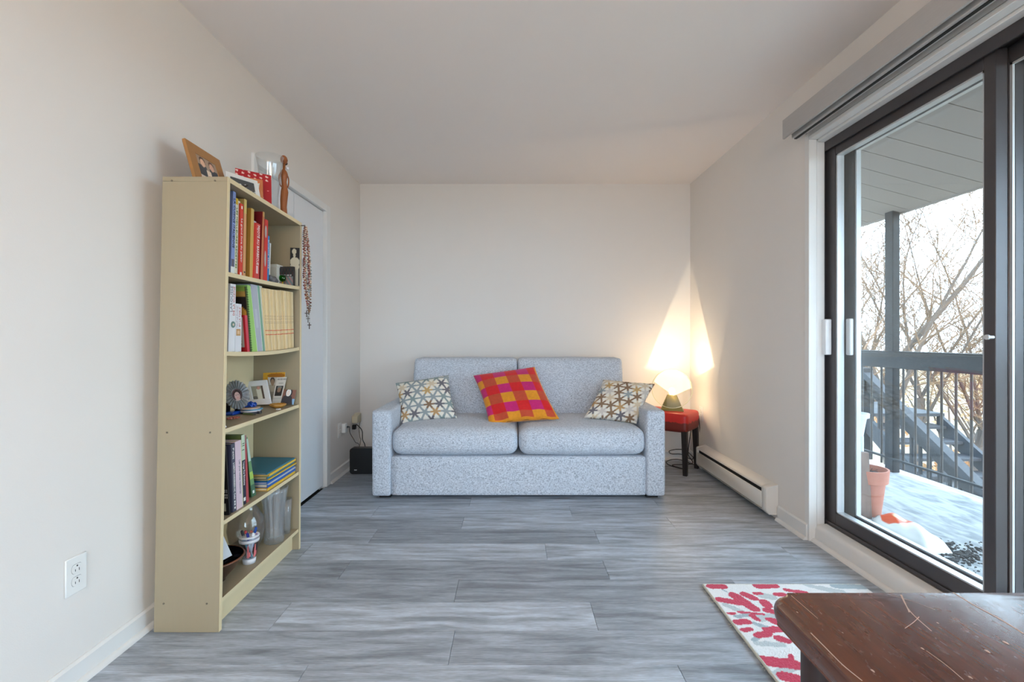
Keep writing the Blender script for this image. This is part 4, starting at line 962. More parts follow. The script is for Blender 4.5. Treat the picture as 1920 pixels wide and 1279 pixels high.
# --- rosaries hung on the shelf's far front corner
m_b = {n: M('bead_'+n, c, .3, var=.2, scale=300) for n, c in (('brown', (92, 44, 32)), ('red', (140, 48, 44)), ('cream', (216, 196, 176)), ('grey', (140, 146, 142)), ('wood', (150, 108, 72)))}
m_silver = M('silver_metal', (120, 118, 116), .3, metal=.8)
hx = bs(BD+0.006, BW, BH-.02); bm = B(); lathe(bm, [(.0025, -.03), (.0025, .014), (.004, .014), (.004, .016)], (hx.x, hx.y-.01, 1.645), 8, 'x'); tag(obj('nail', bm, m_silver, None, (hx.x, hx.y-.01, 1.645)), 'nail holding the rosaries at the bookshelf corner', 'nail')
ros = [('dark brown rosary, innermost of the beaded strands on the bookshelf corner', ('brown', 'cream'), 564.5, 575, .002, 560, 590), ('red and cream rosary hanging in the middle of the beaded strands', ('red', 'cream'), 567, 575, .005, 575, 600), ('brown wooden rosary with a dark cross hanging lowest', ('wood', 'brown'), 569, 577, .008, 585, 612), ('grey beaded rosary, outermost of the strands beside the closet door', ('grey', 'cream'), 572, 578, .004, 548, 577), ('short red beaded rosary on the bookshelf corner', ('red', 'brown'), 563.5, 571, .0105, 535, 560), ('long cream beaded rosary looped over the bookshelf corner', ('cream', 'wood'), 565, 573, .012, 562, 585)]
for q, (lab, cols, xa, xb_, dx, ye, yc_) in enumerate(ros):
    Yr = 2.40+.004*q; top_ = Vector((hx.x+.006+dx, 2.425, 1.644)); o = thing('rosary', top_, lab, 'rosary', 'rosaries on the bookshelf corner')
    a = P(xa, ye-30, 2.425); c = P(xb_, ye-30, 2.425); a.x = max(a.x, hx.x+.004)
    a.x = hx.x+.004+dx+(xa-563)*.0018; c.x = a.x+.012; bot = P((xa+xb_)/2, ye, 2.425); bot.x = (a.x+c.x)/2+.004
    path = smoothpts([top_, top_+Vector((-.003, -.008, -.06)), a.lerp(top_, .45)+Vector((0, -.012, 0)), a+Vector((0, -.012, 0)), bot, c+Vector((0, .012, 0)), c.lerp(top_, .45)+Vector((.004, .012, 0)), top_+Vector((.003, .008, -.05)), top_], 14)
    bms = [B(), B()]
    acc = 0; last = path[0]; k = 0
    for pnt in path[1:]:
        acc += (pnt-last).length; last = pnt
        if acc > .0088:
            acc = 0; k += 1; ball(bms[0 if k % 6 else 1], pnt+Vector((random.uniform(-.001, .001), random.uniform(-.001, .001), 0)), .0046 if k % 6 else .0056, 1)
    obj('beads', bms[0], m_b[cols[0]], o)['kind'] = 'stuff'; obj('beads', bms[1], m_b[cols[1]], o)['kind'] = 'stuff'
    cz = P(0, yc_, 2.425).z; bm = B(); tube(bm, [bot, Vector((bot.x, bot.y, cz+.02))], .0008, 5); obj('chain', bm, m_silver, o)
    bm = B(); box(bm, bot.x-.0015, bot.x+.0015, bot.y-.0022, bot.y+.0022, cz-.014, cz+.02); box(bm, bot.x-.009, bot.x+.009, bot.y-.002, bot.y+.002, cz+.005, cz+.009); obj('cross', bm, m_silver if q % 2 else M('dark_wood_cross', (60, 44, 36), .5), o)

# --- second shelf
G2 = 'books on the second shelf'
y8 = lambda a: 410+a/8.53
yy8 = lambda a: 520+a/8.53
b = book('thick white cookery encyclopedia with tall grey title on the spine', 'book', 2, (421.2, y8(213)), (423.5, y8(212)), yy8(108), 0.222, 0.19, (228, 229, 232), group=G2)
spine_text(b, 'LAROUSSE', 0.58, 0.96, c_grey, sfrac=.28, hfrac=.34, up=True); spine_text(b, 'DE LA CUISINE', 0.53, 0.96, M('ink_lightred', (206, 130, 124), .6), sfrac=.72, hfrac=.26, up=True)
zc_ = b['zb']+(b['zt']-b['zb'])*.40; bm = B(); bm.faces.new([bm.verts.new(bs(b['v1']+.0007, b['U'](.62+.36*math.cos(a), zc_), zc_+.0125*math.sin(a))) for a in np.linspace(0, 2*PI, 25)[:-1]]); obj('round_emblem', bm, M('emblem_green', (112, 140, 130), .6), b['sp'], smooth=False)
bm = B(); bm.faces.new([bm.verts.new(bs(b['v1']+.0010, b['U'](.66+.14*math.cos(a), zc_), zc_+.005*math.sin(a))) for a in np.linspace(0, 2*PI, 15)[:-1]]); obj('emblem_centre', bm, M('emblem_cream', (216, 200, 180), .6), b['sp'], smooth=False)
b = book('shorter white cookery book with pale red title beside the encyclopedia', 'book', 2, (y8(215), y8(326)), (y8(216), y8(318)), yy8(425), 0.222, 0.17, (224, 224, 228), group=G2)
spine_text(b, 'TOUT LA CUISINE', 0.50, 0.94, M('ink_palegrey', (196, 180, 186), .6), sfrac=.28, hfrac=.24, up=True); spine_text(b, 'ET LA TABLE', 0.52, 0.92, M('ink_lightred', (206, 130, 124)), sfrac=.72, hfrac=.26, up=True)
spine_patch(b, .335, .475, .15, .85, M('emblem_food', (196, 150, 96), .5), 'picture_label'); spine_patch(b, .37, .44, .3, .7, M('emblem_food2', (226, 190, 150), .5), 'picture_centre')
b = book('black and golden covered book standing behind the crimson paperback', 'book', 2, (y8(482), y8(492)), (y8(374), y8(388)), yy8(150), 0.2135, 0.16, (60, 46, 28), (24, 18, 14), G2)
# its cover print
zb_, zt_ = b['zb'], b['zt']; s = 0
c4 = [bs(.056, b['U'](0, zb_)-.0006, zb_), bs(.2125, b['U'](0, zb_)-.0006, zb_), bs(.2125, b['U'](0, zt_)-.0006, zt_), bs(.056, b['U'](0, zt_)-.0006, zt_)]
def gold(u, v):
    if v > .92: return (120, 150, 60)
    if v > .84: return (176, 140, 66)
    if inell(u, v, .35, .74, .16, .06) or inell(u, v, .15, .78, .12, .1): return (214, 158, 50)
    if inell(u, v, .80, .60, .22, .09): return (208, 150, 56)
    if v > .46: return (22, 16, 12)
    return (128, 112, 100)
painted('cover_print', c4, gold, m_print, b['o'], nu=30, nv=50)
b = book('crimson paperback with grey framed cover leaning behind the white books', 'book', 2, (y8(436), y8(478)), (y8(380), y8(424)), yy8(607), 0.2135, 0.14, (214, 70, 88), (190, 44, 44), G2)
zb_, zt_ = b['zb'], b['zt']
def crim(u, v):
    if .06 < u < .94 and .12 < v < .95:
        if .14 < u < .86 and .16 < v < .90: return (64, 64, 60) if (int(v*26) % 2 and u > .3) else (180, 182, 172)
        return (214, 206, 190)
    return (190, 30, 36)
c4 = [bs(.076, b['U'](0, zb_)-.0006, zb_), bs(.2125, b['U'](0, zb_)-.0006, zb_), bs(.2125, b['U'](0, zt_)-.0006, zt_), bs(.076, b['U'](0, zt_)-.0006, zt_)]
painted('cover_print', c4, crim, m_print, b['o'], nu=40, nv=60)
# spiral notebook
b = book('green covered spiral notebook with black wire binding leaning left', 'notebook', 2, (y8(502), y8(518)), (y8(400), y8(414)), yy8(145), 0.214, 0.17, (86, 98, 72), (120, 170, 80), G2, hard=False, name='spiral_notebook')
bm = B(); n = 26
for i in range(n):
    z = b['zb']+(b['zt']-b['zb'])*(.03+.92*i/(n-1)); c = bs(b['v1'], b['U'](.45, z), z)
    tube(bm, [c+Vector((.004*math.cos(a)-.001, .0055*math.sin(a), 0)) for a in np.linspace(0, 2*PI, 9)], .0009, 4, cap=False)
obj('wire_spiral', bm, m_cord, b['o'])
b = book('lime green folder leaning beside the spiral notebook', 'folder', 2, (y8(519), y8(614)), (y8(415), y8(470)), yy8(128), 0.216, 0.18, (158, 206, 112), group=G2, hard=False, name='folder')
spine_patch(b, .0, .99, .93, 1.0, M('pale_plastic_edge', (220, 232, 214), .4))
b = book('grey plastic binder leaning between the green folders', 'binder', 2, (y8(616), y8(704)), (y8(474), y8(590)), yy8(118), 0.214, 0.19, (176, 180, 192), group=G2, hard=False, rough=.3, name='binder')
spine_patch(b, .0, .99, .95, 1.0, M('pale_plastic_edge', (220, 232, 214)))
spine_patch(b, .36, .64, .2, .6, M('binder_sheen', (190, 194, 204), .3))  # sheen of the plastic painted in as a paler patch
b = book('thin teal green folder leaning on the cream paperbacks', 'folder', 2, (y8(706), y8(742)), (y8(594), y8(626)), yy8(130), 0.212, 0.17, (128, 176, 152), group=G2, hard=False, name='folder')
b = book('thin off-white folder leaning against the row of cream paperbacks', 'folder', 2, (y8(744), y8(772)), (y8(630), y8(676)), yy8(138), 0.21, 0.17, (214, 214, 196), group=G2, hard=False, name='folder')
edges_b = [774, 800, 826, 854, 886, 912, 942, 976, 1008, 1040, 1072, 1104, 1136, 1164, 1190, 1218, 1246]
edges_t = [680, 724, 752, 786, 822, 850, 880, 912, 946, 986, 1016, 1056, 1096, 1122, 1150, 1190, 1226]
m_rb = M('ink_redbar', (214, 92, 64), .6); m_dt = M('ink_titlegrey', (186, 160, 130), .7)
ords = ['first', 'second', 'third', 'fourth', 'fifth', 'sixth', 'seventh', 'eighth', 'ninth', 'tenth', 'eleventh', 'twelfth', 'thirteenth', 'fourteenth', 'fifteenth', 'sixteenth']
creams = [(226, 200, 152), (232, 208, 164), (222, 194, 144), (236, 214, 172)]
for i in range(16):
    b = book('cream paperback with two red spine bars, %s from the leaning folders' % ords[i], 'book', 2, (y8(edges_b[i])+.15, y8(edges_b[i+1])-.1), (y8(edges_t[i])+.15, y8(edges_t[i+1])-.1), yy8(172+(edges_t[i]-680)*.115+(i*37 % 9)), .216+.004*((i*7) % 3)/2, .15, creams[i % 4], group='matching cream paperbacks', hard=False)
    spine_patch(b, .322, .334, .0, 1.0, m_rb, 'red_bar'); spine_patch(b, .255, .268, .0, 1.0, m_rb, 'red_bar')
    for zf in (.44, .455, .47, .505, .52, .55, .565): spine_patch(b, zf, zf+.006, .2, .8, m_dt, 'title_line')
# lying on top: red book, grey pad behind, yellowed paper
u0, u1 = ux(431), ux(448); zt = sz(1, .1)-.03
bm = B(); hexa(bm, [bs(v, u, z) for z in (1.245, 1.262) for v, u in ((.02, .03), (.16, .035), (.16, .18), (.02, .17))], bev=.001)
tag(obj('red_pad', bm, M('red_pad_cover', (190, 52, 60), .6), None, bs(.09, .1, 1.245)), 'red pad lying on top of the white cookery books', 'pad')
bm = B(); n = 8
for i in range(n):
    for j in range(4): bm.verts.new(bs(.06+.14*j/3, .545+.11*i/(n-1), 1.236+.008*math.sin(i*.9)+.004*math.sin(j*1.3)))
bm.verts.ensure_lookup_table()
for i in range(n-1):
    for j in range(3): bm.faces.new([bm.verts[i*4+j], bm.verts[i*4+j+1], bm.verts[(i+1)*4+j+1], bm.verts[(i+1)*4+j]])
r_ = bmesh.ops.solidify(bm, geom=bm.faces[:], thickness=.002)
tag(obj('loose_paper', bm, M('yellowed_paper', (214, 202, 160), .8), None, bs(.12, .6, 1.236)), 'yellowed paper lying on top of the cream paperbacks', 'paper')

# --- third shelf: frames, cards, odds and ends
z6 = lambda zx, zy, Y: Pz(zx, zy, 410, 690, 9.14, Y)
def s3(zx, zy): p = PZ(410+zx/9.14, 690+zy/9.14, .737); return p
# oval frame
Yc = 2.10; cc = z6(315, 462, Yc); a_, b_ = .0475, .0660
nrm = Vector((.42, -.86, .28)).normalized(); xr = Vector((.90, .44, 0)).normalized(); yr = nrm.cross(xr).normalized(); xr = yr.cross(nrm)
ov = thing('oval_picture_frame', (cc.x, cc.y, .737), 'ruffled silver oval picture frame with a portrait', 'picture frame')
tl = math.radians(14)
def opt(r, ang, d=0):
    x = r*a_*math.cos(ang); y_ = r*b_*math.sin(ang); x2 = x*math.cos(tl)-y_*math.sin(tl); y2 = x*math.sin(tl)+y_*math.cos(tl)
    return cc+xr*x2+yr*y2+nrm*d
bm = B(); ns = 96; rads = [(.40, .002), (.44, .007), (.52, .006), (.64, .004), (.78, .007), (.90, .006), (1.0, .001), (.98, -.004), (.4, -.004)]
rings = []
for k, (r, d) in enumerate(rads):
    ring = []
    for i in range(ns):
        ang = 2*PI*i/ns; ruf = math.sin(ang*24)*(.0035 if 2 <= k <= 6 else .0004); rr_ = r*(1+.035*math.sin(ang*24+.6)+.02*math.sin(ang*11)) if k in (5, 6, 7) else r
        ring.append(bm.verts.new(opt(rr_, ang, d+ruf)))
    rings.append(ring)
for a, b in zip(rings, rings[1:]):
    for i in range(ns): bm.faces.new([a[i], a[(i+1) % ns], b[(i+1) % ns], b[i]])
obj('ruffled_frame', bm, M('tarnished_silver', (172, 174, 178), .3, metal=.35, var=.2, scale=90), ov)
def face_print(u, v, hair, skin, bg_, cu=.5, cv=.45, s=1.0, cloth=(90, 90, 90)):
    if inell(u, v, cu, cv+.10*s, .20*s, .05*s) and False: return hair
    if inell(u, v, cu-.07*s, cv+.06*s, .03*s, .018*s) or inell(u, v, cu+.07*s, cv+.06*s, .03*s, .018*s): return tuple(int(c*.55) for c in skin)
    if inell(u, v, cu, cv-.10*s, .06*s, .016*s): return (min(255, skin[0]), int(skin[1]*.72), int(skin[2]*.72))
    if inell(u, v, cu, cv, .18*s, .22*s): return skin
    if inell(u, v, cu, cv+.10*s, .23*s, .23*s): return hair
    if v < cv-.18*s and abs(u-cu) < .16*s+(cv-.18*s-v)*1.2: return cloth
    return bg_
V = [cc+nrm*.003]; C = [lin((222, 176, 170))]; Fc = []; nr = 14; na = 40
for j in range(1, nr+1):
    for i in range(na):
        ang = 2*PI*i/na; r = .42*j/nr; V.append(opt(r, ang, .003)); uu = .5+.5*j/nr*math.cos(ang); vv = .5+.5*j/nr*math.sin(ang)
        C.append(lin(face_print(uu, vv, (58, 38, 38), (232, 190, 184), (96, 74, 80), .5, .40, 1.5, (230, 200, 196))))
for i in range(na): Fc.append((0, 1+i, 1+(i+1) % na))
for j in range(1, nr):
    for i in range(na): q = 1+(j-1)*na; Fc.append((q+i, q+na+i, q+na+(i+1) % na, q+(i+1) % na))
pyobj('portrait', V, Fc, m_print, ov, None, False, np.array(C))
bm = B(); low = opt(1.0, -PI/2, -.004); hexa(bm, [cc-nrm*.004+xr*s_*.012+d for d in (Vector(), nrm*-.002) for s_ in (-1, 1)]+[Vector((cc.x-nrm.x*.05+s_*.012*xr.x, cc.y-nrm.y*.05+s_*.012*xr.y, .7375))+d for d in (Vector(), nrm*-.002) for s_ in (-1, 1)]); obj('stand', bm, m_black, ov)
# white square frame
c4 = [z6(530, 648, 2.325), z6(908, 622, 2.325), z6(828, 204, 2.375), z6(436, 240, 2.365)]
dz = .7375-min(c4[0].z, c4[1].z); 
wf = thing('picture_frame', (c4[0]+c4[1])/2, 'small white picture frame with rounded corners on the third shelf', 'picture frame', 'framed pictures')
nrm = (c4[1]-c4[0]).cross(c4[3]-c4[0]).normalized()
bm = B(); m_wf = M('white_frame_paint', (236, 236, 240), .35, var=.02)
def Q(u, v, d=0): return bil(c4, u, v)+nrm*d
for r in ((0, 0, 1, .24), (0, .78, 1, 1), (0, .24, .24, .78), (.76, .24, 1, .78)):
    hexa(bm, [Q(u, v, d) for d in (-.006, .004) for u, v in ((r[0], r[1]), (r[2], r[1]), (r[2], r[3]), (r[0], r[3]))], bev=.0015)
obj('frame', bm, m_wf, wf)
def wphoto(u, v):
    if inell(u, v, .62, .82, .11, .09): return (216, 160, 146)
    if inell(u, v, .6, .84, .16, .13): return (176, 148, 136)
    if .40 < u < .80 and v < .74: return (226, 226, 214)
    if inell(u, v, .22, .14, .2, .12): return (110, 110, 108)
    if u > .82: return (94, 78, 72)
    return (170, 168, 152)
painted('photo', [Q(.22, .22, .0), Q(.78, .22, .0), Q(.78, .80, .0), Q(.22, .80, .0)], wphoto, m_print, wf, nu=30, nv=30)
bm = B(); hexa(bm, [Q(u, v, d) for d in (-.007, -.0015) for u, v in ((.1, .1), (.9, .1), (.9, .9), (.1, .9))]); obj('back', bm, m_paper, wf)
# yellow card, two memorial cards, nun photograph
def card(name, label, c4, paint, th=.0012, cat='card', nu=40, nv=50):
    o = thing(name, (Vector(c4[0])+Vector(c4[1]))/2, label, cat, 'cards on the third shelf')
    bm = B(); quadsheet(bm, c4, th); obj('card', bm, M('white_card', (220, 218, 208)), o); painted('print', c4, paint, m_print, o, nu=nu, nv=nv); return o
card('greeting_card', 'yellow and amber card behind the memorial cards on the third shelf', [z6(745, 600, 2.385), z6(1120, 600, 2.395), z6(1143, 72, 2.404), z6(765, 85, 2.398)], lambda u, v: (226, 168, 60) if v < .88 and (u < .12 or v < .80) else ((176, 110, 20) if inell(u, v, .6, .9, .4, .08) else (222, 164, 40)))
def memo1(u, v):
    if inell(u, v, .5, .80, .22, .13): return (156, 132, 108)
    if inell(u, v, .5, .86, .27, .14): return (70, 60, 54)
    if v < .72 and abs(u-.5) < .42: return (176, 170, 152) if v > .45 else (150, 144, 130)
    return (206, 202, 194)
card('memorial_card', 'folded memorial card with portrait of a dark-haired man', [z6(905, 612, 2.366), z6(945, 612, 2.362), z6(1010, 158, 2.385), z6(842, 160, 2.388)], memo1)
def memo2(u, v):
    if .12 < u < .88 and .28 < v < .68:
        if inell(u, v, .5, .52, .2, .10): return (150, 120, 100)
        if inell(u, v, .5, .60, .26, .06): return (120, 130, 126)
        return (44, 38, 36)
    if v > .88 and u > .1 and math.sin(u*60+v*40) > -.2 and v < .95: return (96, 96, 100)
    if (.74 < v < .80 and .3 < u < .8) or (v < .25 and int(v*60) % 2 == 0): return (176, 174, 168)
    return (214, 210, 202)
card('memorial_card', 'open memorial card page with small dark portrait and lines of print', [z6(912, 615, 2.352), z6(1055, 615, 2.352), z6(1168, 155, 2.38), z6(1000, 160, 2.376)], memo2)
def nun(u, v):
    if inell(u, v, .42, .76, .13, .20): return (232, 214, 204)
    if inell(u, v, .42, .78, .19, .26): return (236, 236, 232)
    if inell(u, v, .45, .78, .27, .34) or (v < .55 and abs(u-.42) < .45-(v-.1)*.3): return (40, 34, 40)
    if u > .8 and v < .4: return (130, 170, 206)
    return (128, 82, 66)
card('photograph', 'small colour photograph of a nun in a white coif', [z6(1062, 600, 2.36), z6(1282, 632, 2.372), z6(1335, 380, 2.388), z6(1122, 368, 2.378)], nun, cat='photograph')
# crumpled blue bag on a pile of coasters
c = s3(720, 770); c.x -= .03; c.y -= 0
GO = 'odds and ends on the third shelf'
for k, (rgb, off, r, lab) in enumerate((((40, 44, 62), (0.012, -.004), .040, 'dark blue coaster at the bottom of the pile'), ((214, 210, 214), (-.002, .01), .042, 'white coaster in the pile under the blue bag'), ((90, 150, 180), (.006, .016), .040, 'light blue coaster in the pile under the blue bag'), ((196, 166, 144), (-.004, .008), .043, 'tan coaster on top of the pile under the blue bag'))):
    bm = B(); p = Vector((c.x+off[0]-.02, c.y+off[1], .7373+k*.0062)); lathe(bm, [(r, 0), (r, .0055), (r-.002, .006)], p, 28); tag(obj('coaster', bm, M('coaster_%d' % k, rgb, .5, var=.15, scale=60), None, p), lab, 'coaster', 'pile of coasters')
p = Vector((c.x-.025, c.y+.012, .7622)); bm = B(); ball(bm, p+Vector((0, 0, .010)), .03, 3, (1.0, .75, .42))
for v_ in bm.verts:
    q = v_.co-p; v_.co += Vector((math.sin(q.y*310+q.z*200), math.sin(q.x*270+q.z*330), math.sin(q.x*240+q.y*290)))*.0035; v_.co.z = max(p.z+.0003, v_.co.z)
tag(obj('crumpled_bag', bm, M('blue_foil', (20, 72, 170), .25, var=.3, scale=90), None, p, smooth=False), 'crumpled bright blue bag on the pile of coasters', 'bag', GO)
p = s3(1050, 690); p += Vector((-.02, .02, .0003)); bm = B(); lathe(bm, [(.0005, 0), (.022, 0), (.034, .010), (.038, .018), (.036, .018), (.032, .0115), (.021, .003), (.0005, .003)], p, 30, wob=lambda a, k: 1+.05*math.sin(a*7)); tag(obj('amber_dish', bm, M('amber_glaze', (184, 134, 62), .2, var=.25, scale=50), None, p, smooth='all'), 'small amber glass dish in front of the memorial cards', 'dish', GO)
p = s3(1035, 705)+Vector((.004, -.012, .0003)); bm = B(); prism(bm, [(p.x+(.011 if i % 2 == 0 else .0048)*math.cos(i*PI/5), p.y+(.011 if i % 2 == 0 else .0048)*math.sin(i*PI/5), p.z) for i in range(10)], (0, 0, .003)); tag(obj('star_ornament', bm, M('white_frame_paint', (236, 236, 240)), None, p), 'tiny white star ornament beside the amber dish', 'ornament', GO)
p = s3(270, 800)+Vector((-.01, .004, .0003)); bm = B(); puff(bm, p.x-.022, p.x+.022, p.y-.035, p.y+.035, p.z, p.z+.013, .005, (0, 0, .002), n=8); tag(obj('tissue_pack', bm, M('blue_foil', (20, 72, 170)), None, p, smooth='all'), 'flat shiny blue packet under the oval frame', 'packet', GO)
p = s3(120, 800)+Vector((-.03, .015, .0003)); bm = B(); puff(bm, p.x-.03, p.x+.03, p.y-.03, p.y+.025, p.z, p.z+.055, .012, (.004, .004, .002), n=10, jitter=.001); tag(obj('pouch', bm, M('dark_leather', (30, 24, 22), .45), None, p, smooth='all'), 'small dark leather pouch next to the oval frame', 'pouch', GO)
for (x0, y0, x1, y1, rgb, lab) in ((430, 800, 640, 815, (90, 104, 60), 'olive green pen lying on the third shelf'), (450, 775, 560, 772, (176, 180, 184), 'silver pen lying behind the olive pen'), (640, 760, 740, 790, (60, 60, 66), 'dark grey pen lying by the coasters')):
    a, b = s3(x0, y0), s3(x1, y1); a.z = b.z = .7415; pn = thing('pen', a, lab, 'pen', 'pens lying on the third shelf'); bm = B(); tube(bm, [a, a.lerp(b, .78)], .0042, 8); obj('barrel', bm, M('pen_%d_%d_%d' % rgb, rgb, .3), pn); bm = B(); tube(bm, [a.lerp(b, .78), a.lerp(b, .96), b], [.0036, .003, .0008], 8); obj('tip', bm, m_silver, pn)
p = s3(250, 870); o = thing('bead_bracelet', p, 'small coil of coral and red beads near the shelf edge', 'bracelet', GO); bm = B()
for i in range(26): a = i*.52; r = .010+.0007*i; ball(bm, p+Vector((r*math.cos(a)*.7, r*math.sin(a)*1.2, .004)), .0038, 1)
obj('beads', bm, M('coral_beads', (186, 96, 76), .35, var=.4, scale=130), o)['kind'] = 'stuff'
p = s3(115, 1018); p.x -= .008; fg = thing('figurine', p, 'tiny white angel figurine at the near end of the third shelf', 'figurine'); m_wp = M('white_porcelain', (232, 232, 238), .25, var=.02)
bm = B(); lathe(bm, [(.011, 0), (.0105, .002), (.007, .008), (.005, .016), (.0045, .019), (.002, .0205)], p, 18, wob=lambda a, k: 1+.06*math.sin(5*a)); obj('robe', bm, m_wp, fg, smooth='all')
bm = B(); ball(bm, p+Vector((0, 0, .0245)), .0045, 2); obj('head', bm, m_wp, fg, smooth='all')
for s_ in (-1, 1):
    bm = B(); prism(bm, [p+Vector((-.002, s_*.003, .010)), p+Vector((-.004, s_*.010, .018)), p+Vector((-.003, s_*.009, .022)), p+Vector((-.002, s_*.002, .019))], (-.0015, 0, 0)); obj('wing', bm, m_wp, fg)

# --- fourth shelf: books and a stack of folders
G4 = 'books on the fourth shelf'
q6 = lambda a: 410+a/9.14
qb = lambda a: 410+a/6.39
b = book('black hardback with white print and bar code facing the room, fourth shelf', 'book', 4, (429.5, 432.5), (419.0, 421.5), 836, .222, .20, (20, 19, 20), (14, 13, 13), G4)
zb_, zt_ = b['zb'], b['zt']
def blk(u, v):
    if .70 < u < .96 and .06 < v < .17: return (206, 202, 176) if not (.08 < v < .15 and .74 < u < .92 and int(u*90) % 2) else (40, 40, 38)
    if (.24 < v < .27 or .285 < v < .305 or .33 < v < .345 or .36 < v < .375 or .40 < v < .412) and u > .62 and math.sin(u*140) > -.4: return (190, 188, 184)
    return (16, 15, 15)
c4 = [bs(.024, b['U'](0, zb_)-.0003, zb_), bs(.220, b['U'](0, zb_)-.0003, zb_), bs(.220, b['U'](0, zt_)-.0003, zt_), bs(.024, b['U'](0, zt_)-.0003, zt_)]
painted('back_cover_print', c4, blk, m_print, b['o'], nu=80, nv=80)
b = book('slate grey book with white lettering, beside the black hardback', 'book', 4, (qb(172), qb(216)), (q6(186), q6(256)), 832, .222, .19, (70, 72, 88), (60, 62, 84), G4)
spine_text(b, "L'ORITH ANDERSEN HC Oeler", .18, .72, c_white, hfrac=.46, sfrac=.55); spine_text(b, 'Petit', .78, .94, c_white, hfrac=.4, sfrac=.5)
for zf in (.04, .09, .13): spine_patch(b, zf, zf+.03, .45, .75, c_white)
b = book('pale pink book with grey script on the spine, fourth shelf', 'book', 4, (qb(217), qb(300)), (q6(258), q6(372)), 827, .222, .17, (216, 192, 202), group=G4)
spine_text(b, 'Les plus belles histoires', .22, .72, c_grey, hfrac=.22, sfrac=.62); spine_patch(b, 0, 1, .94, 1.0, M('pale_yellow', (226, 222, 160), .6))
b = book('navy book with pale green top half beside the pink book', 'book', 4, (qb(302), qb(340)), (q6(376), q6(434)), 815.5, .216, .19, (38, 42, 62), (96, 110, 60), G4)
spine_patch(b, .64, 1.0, 0, 1, M('pale_sage', (196, 212, 186), .5), 'picture_label'); 
for zf in (.78, .84, .87): spine_patch(b, zf, zf+.012, 0, .9, M('dark_sage', (60, 80, 56), .5))
spine_text(b, 'Voyage Des Emotions', .28, .62, c_white, hfrac=.45); spine_patch(b, .05, .10, .2, .8, c_white)
b = book('narrow brick red book between the navy and green books', 'book', 4, (qb(341), qb(375)), (q6(436), q6(468)), 817, .214, .18, (178, 72, 76), group=G4)
spine_patch(b, .88, 1.0, 0, 1, M('ink_mauve', (150, 110, 106), .6))
b = book('green leaf-patterned book leaning at the end of the row', 'book', 4, (qb(412), qb(466)), (q6(470), q6(494)), 820, .20, .17, (112, 156, 104), (40, 70, 44), G4)
spine_patch(b, .60, .97, 0, 1, M('mint_print', (190, 216, 200), .5), 'picture_label'); spine_patch(b, .30, .42, 0, 1, M('lime_print', (170, 206, 90), .5), 'picture_label'); spine_patch(b, .0, .2, 0, 1, M('deep_green_print', (70, 110, 84), .5), 'picture_label'); spine_patch(b, .05, .10, .3, .7, c_white)
GF = 'stack of folders on the fourth shelf'
TEAL, YEL, BLUE, WHI = (28, 116, 146), (232, 186, 50), (24, 92, 176), (222, 226, 230)
stack = [(YEL, .0, .0, .012, 'yellow folder at the very bottom of the folder stack'), (BLUE, -.004, .012, .016, 'royal blue folder above the bottom yellow one'), (WHI, .006, .006, .006, 'white paper folder in the lower half of the stack'), (BLUE, .002, -.01, .009, 'blue folder directly above the white one'), (TEAL, -.002, .004, .006, 'teal folder in the middle of the stack'), (YEL, .004, .008, .006, 'thin yellow folder in the middle of the stack'), (TEAL, .0, -.002, .012, 'thick teal folder below the upper yellow folder'), (YEL, .006, .006, .010, 'upper yellow folder under the topmost teal folder'), (TEAL, -.003, -.004, .006, 'topmost teal folder of the stack')]
z = sz(4, .5)+.0005
for i, (rgb, dv, du, th, lab) in enumerate(stack):
    o = thing('folder', bs(.12, .52, z), lab, 'folder', GF)
    ua, ub_, va, vb = .372+du*.6, .655+du*.4, .015, .224+dv; sk = .012*math.sin(i*1.7)
    def qd(zz, grow=0): return [bs(v, u, zz) for v, u in ((va, ua+sk+grow), (vb-grow, ua+grow), (vb+sk*.3-grow, ub_-grow), (va, ub_+sk-grow))]
    mt = M('folder_%d_%d_%d' % rgb, rgb, .42, var=.06)
    bm = B(); hexa(bm, qd(z)+qd(z+.0012)); obj('lower_cover', bm, mt, o)
    bm = B(); lift = th*.9; q0 = qd(z+lift-.0012); q1 = qd(z+lift); hexa(bm, q0+q1); obj('upper_cover', bm, mt, o)
    bm = B(); q0 = qd(z+.0014, .006); q1 = qd(z+lift-.0014, .006); hexa(bm, q0+q1); obj('papers', bm, m_paper if i not in (6, 7) else M('manila', (198, 176, 120), .7), o)
    bm = B(); f0 = qd(z); f1 = qd(z+lift); n_ = Vector((.0012, 0, 0))
    if i != 2: hexa(bm, [f0[1], f0[1]+n_, f0[2]+n_, f0[2], f1[1], f1[1]+n_, f1[2]+n_, f1[2]]); obj('fold', bm, mt, o)
    else: bm.free()
    z += th*.9+.0004

# --- bottom shelf
BZ = .111
p = Vector((-1.188, 1.876, sz(5, .15)+.0004)); bw = thing('bowl', p, 'brown glazed pottery bowl on the bottom shelf', 'bowl')
m_gl = M('brown_glaze', (66, 44, 36), .16, var=.3, scale=14); m_gl2 = M('brown_glaze_inside', (74, 66, 74), .12, var=.25, scale=10)
bm = B(); lathe(bm, [(.0005, .0), (.045, .0), (.046, .006), (.05, .012), (.085, .05), (.108, .085), (.112, .090), (.112, .093), (.108, .094)], p, 44); obj('outer_wall', bm, m_gl, bw, smooth='all')
bm = B(); lathe(bm, [(.108, .094), (.103, .086), (.08, .05), (.045, .016), (.0005, .012)], p, 44); obj('inner_wall', bm, m_gl2, bw, smooth='all')
bm = B(); lathe(bm, [(.1125, .088), (.1135, .091), (.110, .0955), (.106, .0935)], p, 44); obj('rim', bm, M('rust_glaze', (112, 66, 44), .2, var=.2), bw, smooth='all')
z7 = lambda zx, zy, Y: Pz(zx, zy, 410, 920, 6.39, Y)
